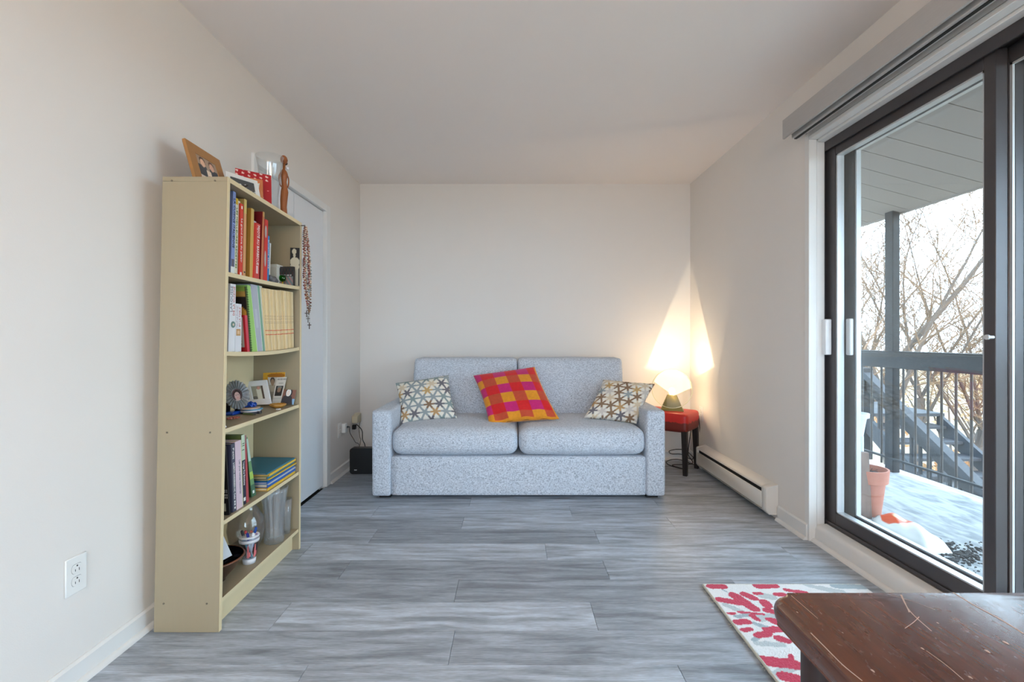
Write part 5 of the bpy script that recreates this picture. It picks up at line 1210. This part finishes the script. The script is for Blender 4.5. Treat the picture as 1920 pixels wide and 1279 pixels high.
c4 = [z7(-60, 940, 1.80), z7(208, 880, 1.88), z7(22, 462, 1.93), z7(-90, 500, 1.90)]
c4[0].z = max(c4[0].z, p.z+.075); cd = thing('white_card', (c4[0]+c4[1])/2, 'tall white folded card standing in the brown bowl', 'card'); bm = B(); n_ = quadsheet(bm, c4, .003); obj('front_leaf', bm, M('white_paper', (226, 230, 236), .6, var=.02), cd)
bm = B(); quadsheet(bm, [c4[0]-n_*.03, c4[1]-n_*.03, c4[2]-n_*.0035, c4[3]-n_*.0035], .002); obj('back_leaf', bm, M('white_paper', (226, 230, 236)), cd)
# pen cup
p = Vector((-1.131, 2.035, sz(5, .3)+.0004)); cu_ = thing('pen_cup', p, 'clear plastic cup printed with pink figures, full of pens', 'cup')
m_plas = pane_mat('clear_plastic', (.90, .92, .95), 1.4)
bm = B(); lathe(bm, [(.0265, .02), (.029, .045), (.0385, .116), (.0375, .116), (.028, .045), (.0255, .02)], p, 32); obj('cup_wall', bm, m_plas, cu_, smooth='all')
bm = B(); lathe(bm, [(.0245, 0), (.0268, .022), (.024, .022), (.0005, .02)], p, 32); obj('cup_base', bm, M('white_plastic', (228, 228, 232), .4), cu_, smooth='all')
bm = B(); lathe(bm, [(.0372, .092), (.0385, .0915), (.040, .1), (.0398, .102), (.0385, .103)], p, 32); lathe(bm, [(.0385, .112), (.0398, .113), (.0398, .117), (.0385, .118)], p, 32); obj('cup_rim', bm, M('white_plastic', (228, 228, 232)), cu_, smooth='all')
bm = B()
for a0 in (-1.2, -.35, .5, 1.4, 2.4):
    for (da, z0, z1, w_) in ((0, .03, .07, .16), (.0, .07, .085, .08), (.2, .035, .055, .12)):
        for s_ in range(1): 
            qs = []
            for aa, zz in ((-w_, z0), (w_, z0), (w_*.6, z1), (-w_*.6, z1)):
                r = .0272+(.0385-.0265)*(zz-.02)/.096+.0006; an = a0+da+aa; qs.append(bm.verts.new(p+Vector((r*math.cos(an), r*math.sin(an), zz))))
            bm.faces.new(qs)
obj('pink_print', bm, M('pink_print', (222, 116, 118), .5), cu_)
pens = [((186, 36, 40), 'red'), ((24, 24, 30), 'black'), ((120, 176, 196), 'pale blue'), ((40, 50, 140), 'navy blue'), ((236, 236, 240), 'white'), ((110, 50, 130), 'purple'), ((30, 80, 170), 'royal blue'), ((200, 90, 60), 'orange')]
for i, (rgb, nm) in enumerate(pens):
    a = i*2*PI/8+2.6; b0 = p+Vector((.010*math.cos(a+2), .010*math.sin(a+2), .024)); t0 = p+Vector((.029*math.cos(a), .029*math.sin(a), .128+.012*math.sin(i*2.3)))
    o = thing('pen', b0, '%s pen standing in the printed plastic cup' % nm, 'pen', 'pens in the cup'); mt = M('pen_%d_%d_%d' % rgb, rgb, .35)
    bm = B(); tube(bm, [b0, b0.lerp(t0, .72)], .0042, 8); obj('barrel', bm, M('white_plastic', (228, 228, 232)) if i % 3 == 0 else mt, o); bm = B(); tube(bm, [b0.lerp(t0, .72), t0, t0+(t0-b0).normalized()*.003], [.0052, .005, .002], 8); obj('cap', bm, mt, o)
    bm = B(); d = (t0-b0).normalized(); tube(bm, [b0.lerp(t0, .76)+Vector((.006, 0, 0)), t0+Vector((.006, 0, 0))], .0011, 5); obj('clip', bm, mt, o)
# round glass jar, tinted
p = Vector((-1.212, 2.155, sz(5, .4)+.0004))
bm = B(); lathe(bm, [(.0005, 0), (.045, 0), (.05, .006), (.07, .05), (.078, .10), (.072, .145), (.05, .185), (.04, .2), (.042, .215), (.046, .222), (.043, .222), (.037, .2), (.047, .183), (.069, .144), (.075, .10), (.067, .051), (.046, .009), (.0005, .006)], p, 40)
tag(obj('glass_vase', bm, thin_glass('faint_amber_glass', (.97, .94, .90), .04), None, p, smooth='all'), 'round bellied clear glass vase behind the pen cup', 'vase')
p = Vector((-1.13, 2.245, sz(5, .5)+.0004))
fl = lambda a, k: 1+.05*math.cos(12*a)
bm = B(); lathe(bm, [(.0005, 0), (.038, 0), (.042, .006), (.0415, .03), (.038, .055), (.040, .10), (.046, .17), (.055, .235), (.060, .258), (.056, .256), (.051, .235), (.041, .165), (.035, .10), (.033, .055), (.034, .03), (.0005, .024)], p, 72, wob=fl)
tag(obj('glass_vase', bm, thin_glass('pressed_glass', (.97, .98, .985), .09, 2.1), None, p, smooth='all'), 'tall fluted pressed glass vase with a flared rim on the bottom shelf', 'vase')
p = Vector((-1.128, 2.352, sz(5, .62)+.0004))
bm = B(); lathe(bm, [(.0005, 0), (.021, 0), (.0225, .004), (.025, .09), (.030, .17), (.0285, .17), (.0235, .09), (.02, .012), (.0005, .010)], p, 48, wob=lambda a, k: 1+.03*math.cos(10*a))
tag(obj('tall_glass', bm, MATS['pressed_glass'], None, p, smooth='all'), 'slim ribbed glass tumbler beside the fluted vase', 'glass')

# --- on top of the bookshelf
def frame_quad(name, label, c4, border, mat, photo, th=.012, cat='picture frame', mat2=None, matw=0):
    c4 = [Vector(c) for c in c4]; n = (c4[1]-c4[0]).cross(c4[3]-c4[0]).normalized(); o = thing(name, (c4[0]+c4[1])/2, label, cat, 'framed pictures')
    bu, bv = border; Q = lambda u, v, d=0: bil(c4, u, v)+n*d
    bm = B()
    for r in ((0, 0, 1, bv), (0, 1-bv, 1, 1), (0, bv, bu, 1-bv), (1-bu, bv, 1, 1-bv)):
        hexa(bm, [Q(u, v, d) for d in (-th, 0) for u, v in ((r[0], r[1]), (r[2], r[1]), (r[2], r[3]), (r[0], r[3]))])
    obj('frame', bm, mat, o, smooth=False)
    painted('photo', [Q(bu, bv, -.003), Q(1-bu, bv, -.003), Q(1-bu, 1-bv, -.003), Q(bu, 1-bv, -.003)], photo, m_print, o, nu=50, nv=40)
    bm = B(); hexa(bm, [Q(u, v, d) for d in (-th-.003, -.004) for u, v in ((.02, .02), (.98, .02), (.98, .98), (.02, .98))]); obj('backing', bm, M('dark_backing', (44, 30, 24), .6), o)
    return o
def couple(u, v):
    for cu, sk in ((.28, (236, 190, 160)), (.72, (226, 176, 150))):
        if inell(u, v, cu, .72, .11, .17): return sk
        if inell(u, v, cu, .78, .14, .19): return (96, 70, 56)
    if inell(u, v, .5, .18, .10, .08): return (176, 40, 44)
    if abs(u-.5) < .10-.0*v and v < .5: return (236, 214, 190)
    if v < .16: return (222, 206, 190)
    if v < .62 and abs(abs(u-.5)-.27) < .2: return (74, 76, 80)
    return (176, 150, 128)
zt0 = BH
def top_z(px, py, Y): return P(px, py, Y)
m_wfr = M('golden_brown_wood', (172, 122, 70), .45, var=.10, scale=8, stretch=(1, 6, 6))
TL, TR = top_z(346.5, 258.8, 1.80), top_z(411.7, 300.5, 2.02)
down = Vector((.045, 0, 0)); BL, BRr = Vector((TL.x+.046, TL.y+.004, BH+.001)), Vector((TR.x+.046, TR.y+.004, BH+.002))
frame_quad('picture_frame', 'golden wooden picture frame with a couple photo on the bookshelf top', [BL, BRr, TR, TL], (.20, .22), m_wfr, couple)
TL, TR = top_z(423, 320.5, 1.985), top_z(482.5, 339.5, 2.105); BL, BRr = Vector((TL.x+.03, TL.y-.045, BH+.002)), Vector((TR.x+.03, TR.y-.02, BH+.003))
def bw(u, v):
    if v < .45 and math.sin(u*40)*math.sin(v*30+u*8) > .1: return (206, 206, 204)
    if inell(u, v, .40, .62, .05, .1) or inell(u, v, .62, .66, .05, .1) or inell(u, v, .52, .5, .05, .09): return (216, 214, 212)
    return (74, 74, 74)
frame_quad('picture_frame', 'white bordered black and white group photo on the bookshelf top', [BL, BRr, TR, TL], (.13, .16), M('white_mount', (222, 220, 216), .5), bw, th=.003)
TL, TR = top_z(452, 331, 2.12), top_z(492.5, 337.8, 2.165); BL, BRr = Vector((TL.x+.012, TL.y-.03, BH+.003)), Vector((TR.x+.014, TR.y-.02, BH+.004))
card('greeting_card', 'orange card leaning between the white and red pictures on the bookshelf', [BL, BRr, TR, TL], lambda u, v: (206, 120, 70) if math.sin(u*9+v*6) > -.5 else (214, 136, 88))
def redc(u, v):
    if v > .80 and (math.sin(u*38)+math.sin(u*17+v*60)) > 1.1: return (236, 200, 190)
    if inell(u, v, .76, .34, .02, .02) or inell(u, v, .9, .55, .02, .015): return (240, 150, 150)
    return (172, 12, 22)
TL, TR = top_z(440.8, 315, 2.14), top_z(508.6, 329.5, 2.235); BL, BRr = Vector((TL.x+.008, TL.y-.02, BH+.004)), Vector((TR.x+.010, TR.y-.015, BH+.005))
card('greeting_card', 'large deep red card with white dots on the bookshelf top', [BL, BRr, TR, TL], redc, nu=60, nv=60)
p = Vector((-1.176, 2.295, BH+.0055))
bm = B(); lathe(bm, [(.0005, 0), (.036, 0), (.038, .01), (.036, .03), (.038, .09), (.045, .17), (.055, .24), (.063, .284), (.0615, .284), (.052, .237), (.042, .168), (.034, .09), (.031, .03), (.0005, .018)], p, 72, wob=lambda a, k: 1+(.045*math.cos(14*a) if 2 < k < 6 or 9 < k < 13 else 0))
tag(obj('glass_vase', bm, m_clear, None, p, smooth='all'), 'tall cut crystal vase with wide rim on top of the bookshelf', 'vase')
# carved wooden figure
p = Vector((-1.135, 2.352, BH+.0058)); cf = thing('carved_figurine', p, 'slender carved brown wooden figure of a woman on the bookshelf top', 'figurine')
m_cw = M('carved_wood', (150, 84, 36), .4, var=.22, scale=16, stretch=(6, 6, 1)); m_cwd = M('carved_wood_dark', (58, 34, 26), .5)
prof = [(0, .017, .016, 0, 0), (.01, .016, .015, .0, 0), (.05, .015, .014, -.002, 0), (.09, .017, .016, -.001, .001), (.125, .018, .016, .001, .003), (.15, .013, .012, .001, .002), (.175, .012, .011, 0, 0), (.195, .015, .014, .001, -.001), (.212, .017, .016, .002, -.002), (.226, .014, .012, 0, -.002), (.236, .0065, .0065, 0, -.001), (.256, .006, .006, .001, 0), (.262, .006, .006, .001, 0)]
bm = B(); rings = []
for z, rx, ry, ox, oy in prof:
    rings.append([bm.verts.new(p+Vector((ox+rx*math.cos(2*PI*i/20), oy+ry*math.sin(2*PI*i/20), z+.006))) for i in range(20)])
for a, b in zip(rings, rings[1:]):
    for i in range(20): bm.faces.new([a[i], a[(i+1) % 20], b[(i+1) % 20], b[i]])
bm.faces.new(rings[0][::-1]); bm.faces.new(rings[-1]); obj('body', bm, m_cw, cf, smooth='all')
bm = B(); ball(bm, p+Vector((0, 0, .290)), .0175, 3, (.95, 1.0, 1.25), Matrix.Rotation(.2, 3, 'X')); ball(bm, p+Vector((.017, -.003, .287)), .0035, 1); obj('head', bm, m_cw, cf, smooth='all')
bm = B(); ball(bm, p+Vector((.003, .010, .276)), .011, 2, (.9, .8, .9)); obj('face', bm, m_cwd, cf, smooth='all')
bm = B(); tube(bm, smoothpts([p+Vector((-.006, -.015, .226)), p+Vector((-.016, -.018, .20)), p+Vector((-.013, -.014, .165)), p+Vector((-.004, -.012, .15))], 5), .0032, 7); obj('arm', bm, m_cw, cf, smooth='all')
bm = B(); tube(bm, smoothpts([p+Vector((.006, .013, .226)), p+Vector((.014, .018, .20)), p+Vector((.013, .016, .165)), p+Vector((.004, .012, .15))], 5), .0032, 7); obj('arm', bm, m_cw, cf, smooth='all')
bm = B(); ball(bm, p+Vector((.010, .015, .254)), .0085, 2); obj('earring', bm, m_wp, cf, smooth='all')
bm = B(); box(bm, p.x-.024, p.x+.024, p.y-.022, p.y+.026, p.z, p.z+.008, bev=.002); obj('plinth', bm, m_cwd, cf)
# ------------------------------------------------------------------ balcony and beyond
BXR, BFZ = 3.10, -0.024
BALY0, BALY1 = -1.0, 5.6
def conc_material():
    m, t, b = nt('balcony_concrete'); N = t.nodes; L = t.links
    tc = N.new('ShaderNodeTexCoord'); mp = N.new('ShaderNodeMapping'); mp.inputs['Scale'].default_value = (3, 1, 1); L.new(tc.outputs['Object'], mp.inputs['Vector'])
    a = N.new('ShaderNodeTexNoise'); a.inputs['Scale'].default_value = 5; a.inputs['Detail'].default_value = 6; a.inputs['Distortion'].default_value = 1.2; L.new(mp.outputs[0], a.inputs['Vector'])
    cr = N.new('ShaderNodeValToRGB'); L.new(a.outputs['Fac'], cr.inputs[0]); e = cr.color_ramp.elements; e[0].position = .33; e[0].color = (*lin((110, 112, 116)), 1); e[1].position = .58; e[1].color = (*lin((156, 156, 156)), 1)
    L.new(cr.outputs[0], b.inputs['Base Color']); b.inputs['Roughness'].default_value = .85
    return m
bm = B(); box(bm, XO, BXR+.13, BALY0, BALY1, BFZ-.18, BFZ); slab = struct('balcony_slab', bm, conc_material())
m_soff = M('soffit_board_paint', (136, 129, 127), .7, var=.05, scale=14)
SXE = 3.16; SZE = CAMZ+.325*SXE
def soz(x): return SZE-.27*(x-SXE)
sof = thing('balcony_soffit', (2.45, 2.3, 2.3), None, None, kind='structure')
y0 = 3.368-.21*22
yl = y0
while yl < 5.8:
    bm = B(); ya, yb = yl+.003, yl+.21-.003
    x0, x1 = XO-.02, SXE
    hexa(bm, [(x0, ya, soz(x0)), (x1, ya, soz(x1)), (x1, yb, soz(x1)), (x0, yb, soz(x0)), (x0, ya, soz(x0)+.02), (x1, ya, soz(x1)+.02), (x1, yb, soz(x1)+.02), (x0, yb, soz(x0)+.02)])
    obj('soffit_board', bm, m_soff, sof, smooth=False); yl += .21
bm = B(); x0, x1 = XO-.02, SXE+.04
hexa(bm, [(x0, y0, soz(x0)+.012), (x1, y0, soz(x1)+.012), (x1, 5.8, soz(x1)+.012), (x0, 5.8, soz(x0)+.012), (x0, y0, soz(x0)+.14), (x1, y0, soz(x1)+.14), (x1, 5.8, soz(x1)+.14), (x0, 5.8, soz(x0)+.14)]); obj('roof_deck', bm, M('soffit_gap', (34, 32, 33), .8), sof)
bm = B(); box(bm, SXE, SXE+.03, y0, 5.8, soz(SXE)-.006, soz(SXE)+.17); obj('fascia', bm, m_soff, sof)
# outer wall of the building above/beside
m_rail = M('dark_stained_railing', (30, 28, 29), .6, spec=.25, var=.10, scale=12, stretch=(1, .3, 1))
ra = thing('balcony_railing', (BXR, 3.0, BFZ), 'dark wooden balcony railing with thin vertical balusters outside the patio door', 'railing')
zt, zl = CAMZ-.0375*BXR, CAMZ-.0775*BXR
bm = B(); box(bm, BXR-.02, BXR+.02, BALY0, BALY1, zl, zt, bev=.003); obj('top_rail', bm, m_rail, ra)
bm = B(); box(bm, BXR-.01, BXR+.07, BALY0, BALY1, zt, zt+.014, bev=.002); obj('cap_rail', bm, m_rail, ra)
zbr = CAMZ-.3155*BXR
bm = B(); box(bm, BXR-.012, BXR+.012, BALY0, BALY1, zbr-.012, zbr+.004, bev=.002); obj('bottom_rail', bm, m_rail, ra)
bm = B(); tube(bm, [(0, 0, -.075), (0, 0, zl-zbr+.01)], .0085, 8); bme = bpy.data.meshes.new('baluster'); bm.to_mesh(bme); bm.free(); bme.materials.append(M('baluster_metal', (54, 46, 42), .5))
yb_ = 3.806-.113*40
while yb_ < BALY1:
    if abs(yb_-3.94) > .05:
        o = bpy.data.objects.new('baluster', bme); COL.objects.link(o); o.parent = ra; o.location = Vector((BXR+.03, yb_, zbr))-BASE[ra]
    yb_ += .113
for yy in (3.87, 0.6):
    bm = B(); box(bm, BXR-.004, BXR+.054, yy, yy+.085, BFZ, soz(BXR)+.02, bev=.003); obj('post', bm, m_rail, ra)
# plant pot, board, bag, soil, hanging pot
m_terra = M('terracotta', (176, 112, 92), .7, var=.08, scale=20)
pc_ = PZ(1624, 962, BFZ); pp = thing('plant_pot', pc_, 'terracotta plant pot standing on the balcony floor', 'pot')
bm = B(); lathe(bm, [(.0005, 0), (.075, 0), (.098, .20), (.112, .205), (.118, .285), (.108, .285), (.104, .24), (.0005, .24)], pc_, 36); obj('pot_body', bm, m_terra, pp, smooth=True)
m_soil = M('potting_soil', (40, 34, 32), .95, var=.3, scale=80)
bm = B(); lathe(bm, [(.105, .235), (.09, .252), (.04, .258), (.0005, .262)], pc_, 24); o = obj('soil', bm, m_soil, pp, smooth=False)
bm = B(); rr = random.Random(9)
for i in range(9):
    a = rr.uniform(0, 6.3); r = rr.uniform(0, .08); b0 = pc_+Vector((r*math.cos(a), r*math.sin(a), .255)); tube(bm, [b0, b0+Vector((rr.uniform(-.03, .03), rr.uniform(-.03, .03), rr.uniform(.01, .03)))], .0015, 4)
obj('dead_stems', bm, m_soil, pp)['kind'] = 'stuff'
a = PZ(1622, 970, BFZ); bm = B(); hexa(bm, [(a.x-.06, a.y-.03, BFZ), (a.x+.022, a.y-.03, BFZ), (a.x+.022, a.y+.005, BFZ), (a.x-.06, a.y+.005, BFZ), (a.x-.06, a.y-.02, BFZ+.40), (a.x+.01, a.y-.02, BFZ+.40), (a.x+.01, a.y+.012, BFZ+.40), (a.x-.06, a.y+.012, BFZ+.40)], bev=.002)
tag(obj('wooden_board', bm, M('weathered_wood', (122, 100, 90), .85, var=.4, scale=14, stretch=(8, 8, 1)), None, a), 'weathered brown board standing in front of the terracotta pot', 'board')
hp = P(1603, 782, 3.42); hpo = thing('hanging_planter', hp, 'pale grey planter hooked on the railing behind the door frame', 'planter')
bm = B(); lathe(bm, [(.05, -.13), (.07, -.0), (.085, .0), (.087, .03), (.078, .03), (.07, -.01)], hp, 30); obj('planter_bowl', bm, M('pale_grey_plastic', (196, 200, 206), .5), hpo)
bm = B(); tube(bm, [hp+Vector((-.05, .0, -.13)), hp+Vector((-.05, 0, BFZ-hp.z))], .012, 8); tube(bm, [hp+Vector((.02, .04, -.13)), hp+Vector((.02, .04, BFZ-hp.z))], .012, 8); tube(bm, [hp+Vector((.02, -.04, -.13)), hp+Vector((.02, -.04, BFZ-hp.z))], .012, 8); obj('stand_legs', bm, M('pale_grey_plastic', (196, 200, 206)), hpo)
g0, g1 = PZ(1646, 976, BFZ), PZ(1752, 1040, BFZ); bgc = (g0+g1)/2
def bagp(u, v):
    if v > .93 or v < .06: return (212, 212, 210)
    if u < .50 and inell(u, v, .30, .5, .26, .42): return (214, 84, 44) if not inell(u, v, .34, .5, .10, .16) else (226, 190, 150)
    if u < .10: return (60, 60, 66)
    return (212, 212, 210)
V = []; C = []; n = 40; d = Vector((g1.x-g0.x, g1.y-g0.y, 0)); s_ = Vector((0.17, 0.0, 0))
for j in range(n+1):
    for i in range(n+1):
        u, v = i/n, j/n; wn = .55+.45*math.sin(min(1, u*3.2)*PI/2)-.25*max(0, u-.75)*4*.5
        h = .075*(max(0, 1-(2*v-1)**2)**.5)*(max(0, 1-(2*u-1)**4)**.5)*(1+.10*math.sin(u*14+v*9))
        V.append(g0+d*u+s_*(v-.35)*wn+Vector((0, 0, .002+h))); C.append(lin(bagp(u, v)))
Fc = [(j*(n+1)+i, j*(n+1)+i+1, (j+1)*(n+1)+i+1, (j+1)*(n+1)+i) for j in range(n) for i in range(n)]
bgt = thing('soil_bag', (bgc.x, bgc.y, BFZ), 'white and orange soil bag lying on the balcony floor', 'bag')
pyobj('bag_skin', V, Fc, vcol_mat('bag_print', .35, var=.03), bgt, None, 'all', np.array(C))
bm = B(); n0 = len(V); pts = [V[i]-Vector((0, 0, .002)) for i in range(n+1)]+[V[n*(n+1)+i]-Vector((0, 0, .002)) for i in range(n, -1, -1)]
bm.faces.new([bm.verts.new(p) for p in pts]); obj('bag_underside', bm, M('white_plastic', (228, 228, 232)), bgt, smooth=False)
bm = B(); rr = random.Random(4)
for i in range(420):
    zx, zy = (rr.gauss(720, 60), rr.gauss(1095, 18)) if i < 300 else (rr.uniform(610, 860), rr.uniform(1030, 1180))
    if rr.random() < .3: zx, zy = rr.gauss(640, 22), rr.gauss(1055, 14)
    c = PZ(1500+zx/2.369, 580+zy/2.369, BFZ); r = rr.uniform(.003, .011)*(1 if i < 300 else .6); ball(bm, c+Vector((0, 0, r*.3)), r, 1, (1, 1, .6))
tag(obj('spilled_soil', bm, m_soil, None, PZ(1790, 1040, BFZ)), 'dark potting soil spilled on the balcony floor beside the bag', 'soil', kind='stuff')

# ------------------------------------------------------------------ outside staircase
STX, s_ = 4.6, .66
stt = thing('outside_staircase', (5.0, 5.2, -1.2), 'grey wooden outside staircase with railing behind the balcony balusters', 'staircase')
m_st = M('grey_stair_paint', (44, 46, 52), .6, spec=.25, var=.08, scale=10); m_std = M('dark_stair_tone', (32, 32, 35), .6, spec=.25, var=.08, scale=10)
def sline(k, Y): return CAMZ-k*STX+s_*Y
def beam(k0, k1, x0, x1, ya, yb):
    bm = B(); hexa(bm, [(x0, ya, sline(k1, ya)), (x1, ya, sline(k1, ya)), (x1, yb, sline(k1, yb)), (x0, yb, sline(k1, yb)), (x0, ya, sline(k0, ya)), (x1, ya, sline(k0, ya)), (x1, yb, sline(k0, yb)), (x0, yb, sline(k0, yb))]); return bm
for xo in (0, .95):
    obj('stringer', beam(1.10, 1.15, STX-.02+xo, STX+.025+xo, 3.0, 6.2), m_st, stt)
    if xo: continue
    obj('handrail', beam(.979, .997, STX-.05+xo, STX+.05+xo, 3.2, 6.2), m_st, stt)
    obj('rail_shade_side', beam(.998, 1.03, STX-.015+xo, STX+.02+xo, 3.2, 6.2), m_std, stt)  # darker tone put on the handrail's sides for their shade
    bm = B(); box(bm, STX-.045+xo, STX+.045+xo, 6.16, 6.25, -1.9, sline(.979, 6.2)+.03, bev=.004); obj('newel_post', bm, m_std, stt)
    bm = B(); box(bm, STX-.045+xo, STX+.045+xo, 3.15, 3.24, -5.0, sline(.979, 3.2)+.03, bev=.004); obj('newel_post', bm, m_std, stt)
    for i in range(24):
        yb = 3.32+i*.12; bm = B(); box(bm, STX-.012+xo, STX+.012+xo, yb-.014, yb+.014, sline(1.12, yb), sline(1.0, yb)); obj('baluster', bm, m_std, stt)
for i in range(14):
    yt = 3.15+i*.225; zt_ = sline(1.115, yt); bm = B(); box(bm, STX+.02, STX+.94, yt-.02, yt+.23, zt_-.035, zt_, bev=.003); obj('tread', bm, m_st, stt)
bm = B(); box(bm, STX-.05, STX+1.0, 6.16, 7.3, sline(1.115, 6.3)-.04, sline(1.115, 6.3)); obj('landing', bm, m_st, stt)

# fence below, ground, hazy bank of shrubs
m_gr = M('dry_grass_ground', (120, 108, 88), .95, var=.25, scale=1.2)
bm = B(); box(bm, -40, 140, -60, 140, -5.2, -5.0); struct('ground', bm, m_gr)
fe = thing('board_fence', (8, 8.5, -5), 'dark board fence below the balcony behind the staircase', 'fence')
m_fn = M('blue_grey_fence', (60, 66, 74), .7, var=.10, scale=6)
bm = B(); box(bm, 5.9, 12.5, 8.9, 8.98, -1.62, -1.5); obj('top_rail', bm, m_std, fe)
for i in range(44):
    x = 5.9+i*.15; bm = B(); box(bm, x, x+.138, 8.92, 8.95, -5.0, -1.62); obj('board', bm, m_fn, fe)

# trees
m_bark = M('grey_brown_bark', (74, 64, 58), .9, var=.25, scale=6); m_twig = M('tan_twigs', (104, 82, 62), .9, var=.15, scale=6)
def tree(name, base, seed, label, lean=(0, 0), limbs=5, thick=.15, fork=3.2, reach=7.0):
    """trunk, long ascending limbs, side branches along them, twigs along those"""
    R = random.Random(seed); T = [B(), B()]; base = Vector(base)
    def path(p, d, l, n, up, wob):
        pts = [p]; dd = d.normalized()
        for i in range(n):
            dd = (dd+Vector((R.uniform(-1, 1), R.uniform(-1, 1), R.uniform(-.6, .6)))*wob+Vector((0, 0, up))).normalized(); pts.append(pts[-1]+dd*l/n)
        return pts
    o = thing(name, base, label, 'tree', 'bare trees beyond the balcony')
    tr = path(base, Vector((lean[0], lean[1], 1)), fork, 5, .03, .06); tube(T[0], tr, [thick*(1-.06*i) for i in range(6)], 8, cap=False)
    for q in range(limbs):
        a = 2*PI*q/limbs+R.uniform(-.4, .4); t0 = tr[-1] if q < 3 else tr[-2]
        lb = path(t0, Vector((math.cos(a)*.55, math.sin(a)*.4, 1)), reach*R.uniform(.75, 1.1), 12, .02, .10); r0 = thick*R.uniform(.30, .42)
        tube(T[0], lb, [max(.012, r0*(1-i/13)) for i in range(13)], 6, cap=False)
        for i in range(1, 13):
            for rep in range(2):
                d = (lb[i]-lb[i-1]).normalized(); sd_ = Vector((R.uniform(-1, 1), R.uniform(-1, 1), R.uniform(-.1, .5))).normalized()
                br = path(lb[i], d*.45+sd_*.8, R.uniform(1.2, 3.0)*(1-.035*i), 7, .03, .12); rb = max(.010, r0*(1-i/13)*.35)
                tube(T[1], br, [max(.0065, rb*(1-k/8)) for k in range(8)], 4, cap=False)
                for k in range(1, 8):
                    for rp in range(2):
                        d2 = (br[k]-br[k-1]).normalized(); s2 = Vector((R.uniform(-1, 1), R.uniform(-1, 1), R.uniform(-.2, .5))).normalized()
                        tube(T[1], path(br[k], d2*.6+s2*.7, R.uniform(.35, 1.1), 3, .02, .12), [.0065, .006, .005, .004], 3, cap=False)
    obj('trunk', T[0], m_bark, o); f_ = obj('twigs', T[1], m_twig, o, smooth=False, fix=False); f_['kind'] = 'stuff'
tree('bare_tree', (9.7, 12.0, -5.0), 3, 'nearest bare tree with thick forked trunk just right of the balcony post', (.02, 0), 5, .20, 4.8, 8.0)
tree('bare_tree', (11.3, 13.4, -5.0), 8, 'slender bare tree behind the middle of the railing', (.04, 0), 4, .13, 4.4, 8.0)
tree('bare_tree', (13.6, 14.0, -5.0), 21, 'bare tree with spreading twigs near the meeting stile of the door', (.06, 0), 6, .14, 3.4, 8.5)
tree('bare_tree', (11.4, 15.8, -5.0), 33, 'bare tree seen left of the balcony post', (-.03, 0), 5, .14, 4.4, 8.5)
tree('bare_tree', (21, 20, -5.0), 40, 'farthest bare tree low behind the twigs', (0, 0), 6, .15, 2.5, 6.5)
# low autumn shrubs
m_leaf = M('dry_orange_leaf', (140, 98, 56), .9, var=.3, scale=3); m_lef2 = M('pale_shrub', (124, 104, 78), .9, var=.3, scale=3)
for q, (x, y_, r, lab) in enumerate(((13, 19, 2.6, 'pale orange shrub low behind the nearest bare tree'), (18.5, 20, 3.0, 'wide tan shrub low behind the railing'), (24, 24, 3.4, 'farthest pale shrub low behind the door glass'), (14.5, 15, 1.4, 'small orange shrub seen through the balusters'))):
    R = random.Random(50+q); bm = B(); o = thing('shrub', (x, y_, -5), lab, 'shrub', 'autumn shrubs beyond the balcony')
    for i in range(900):
        a, b_, rr_ = R.uniform(0, 2*PI), R.uniform(-.2, 1.4), r*R.uniform(.5, 1)
        c = Vector((x+rr_*math.cos(a)*math.cos(b_), y_+rr_*math.sin(a)*math.cos(b_), -5+r*.9+rr_*math.sin(b_)*.9)); sz_ = .10
        d1_ = Vector((R.uniform(-1, 1), R.uniform(-1, 1), R.uniform(-1, 1))).normalized()*sz_; d2_ = d1_.orthogonal().normalized()*sz_*.6
        bm.faces.new([bm.verts.new(c+v) for v in (d1_, d2_, -d1_, -d2_)])
    f_ = obj('foliage', bm, m_leaf if q in (0, 3) else m_lef2, o, smooth=False, fix=False); f_['kind'] = 'stuff'
    bm = B()
    for i in range(7): a = i*.9; tube(bm, [(x, y_, -5), (x+r*.4*math.cos(a), y_+r*.4*math.sin(a), -5+r*.8), (x+r*.7*math.cos(a), y_+r*.7*math.sin(a), -5+r*1.3)], [.06, .04, .015], 5)
    obj('stems', bm, m_bark, o)
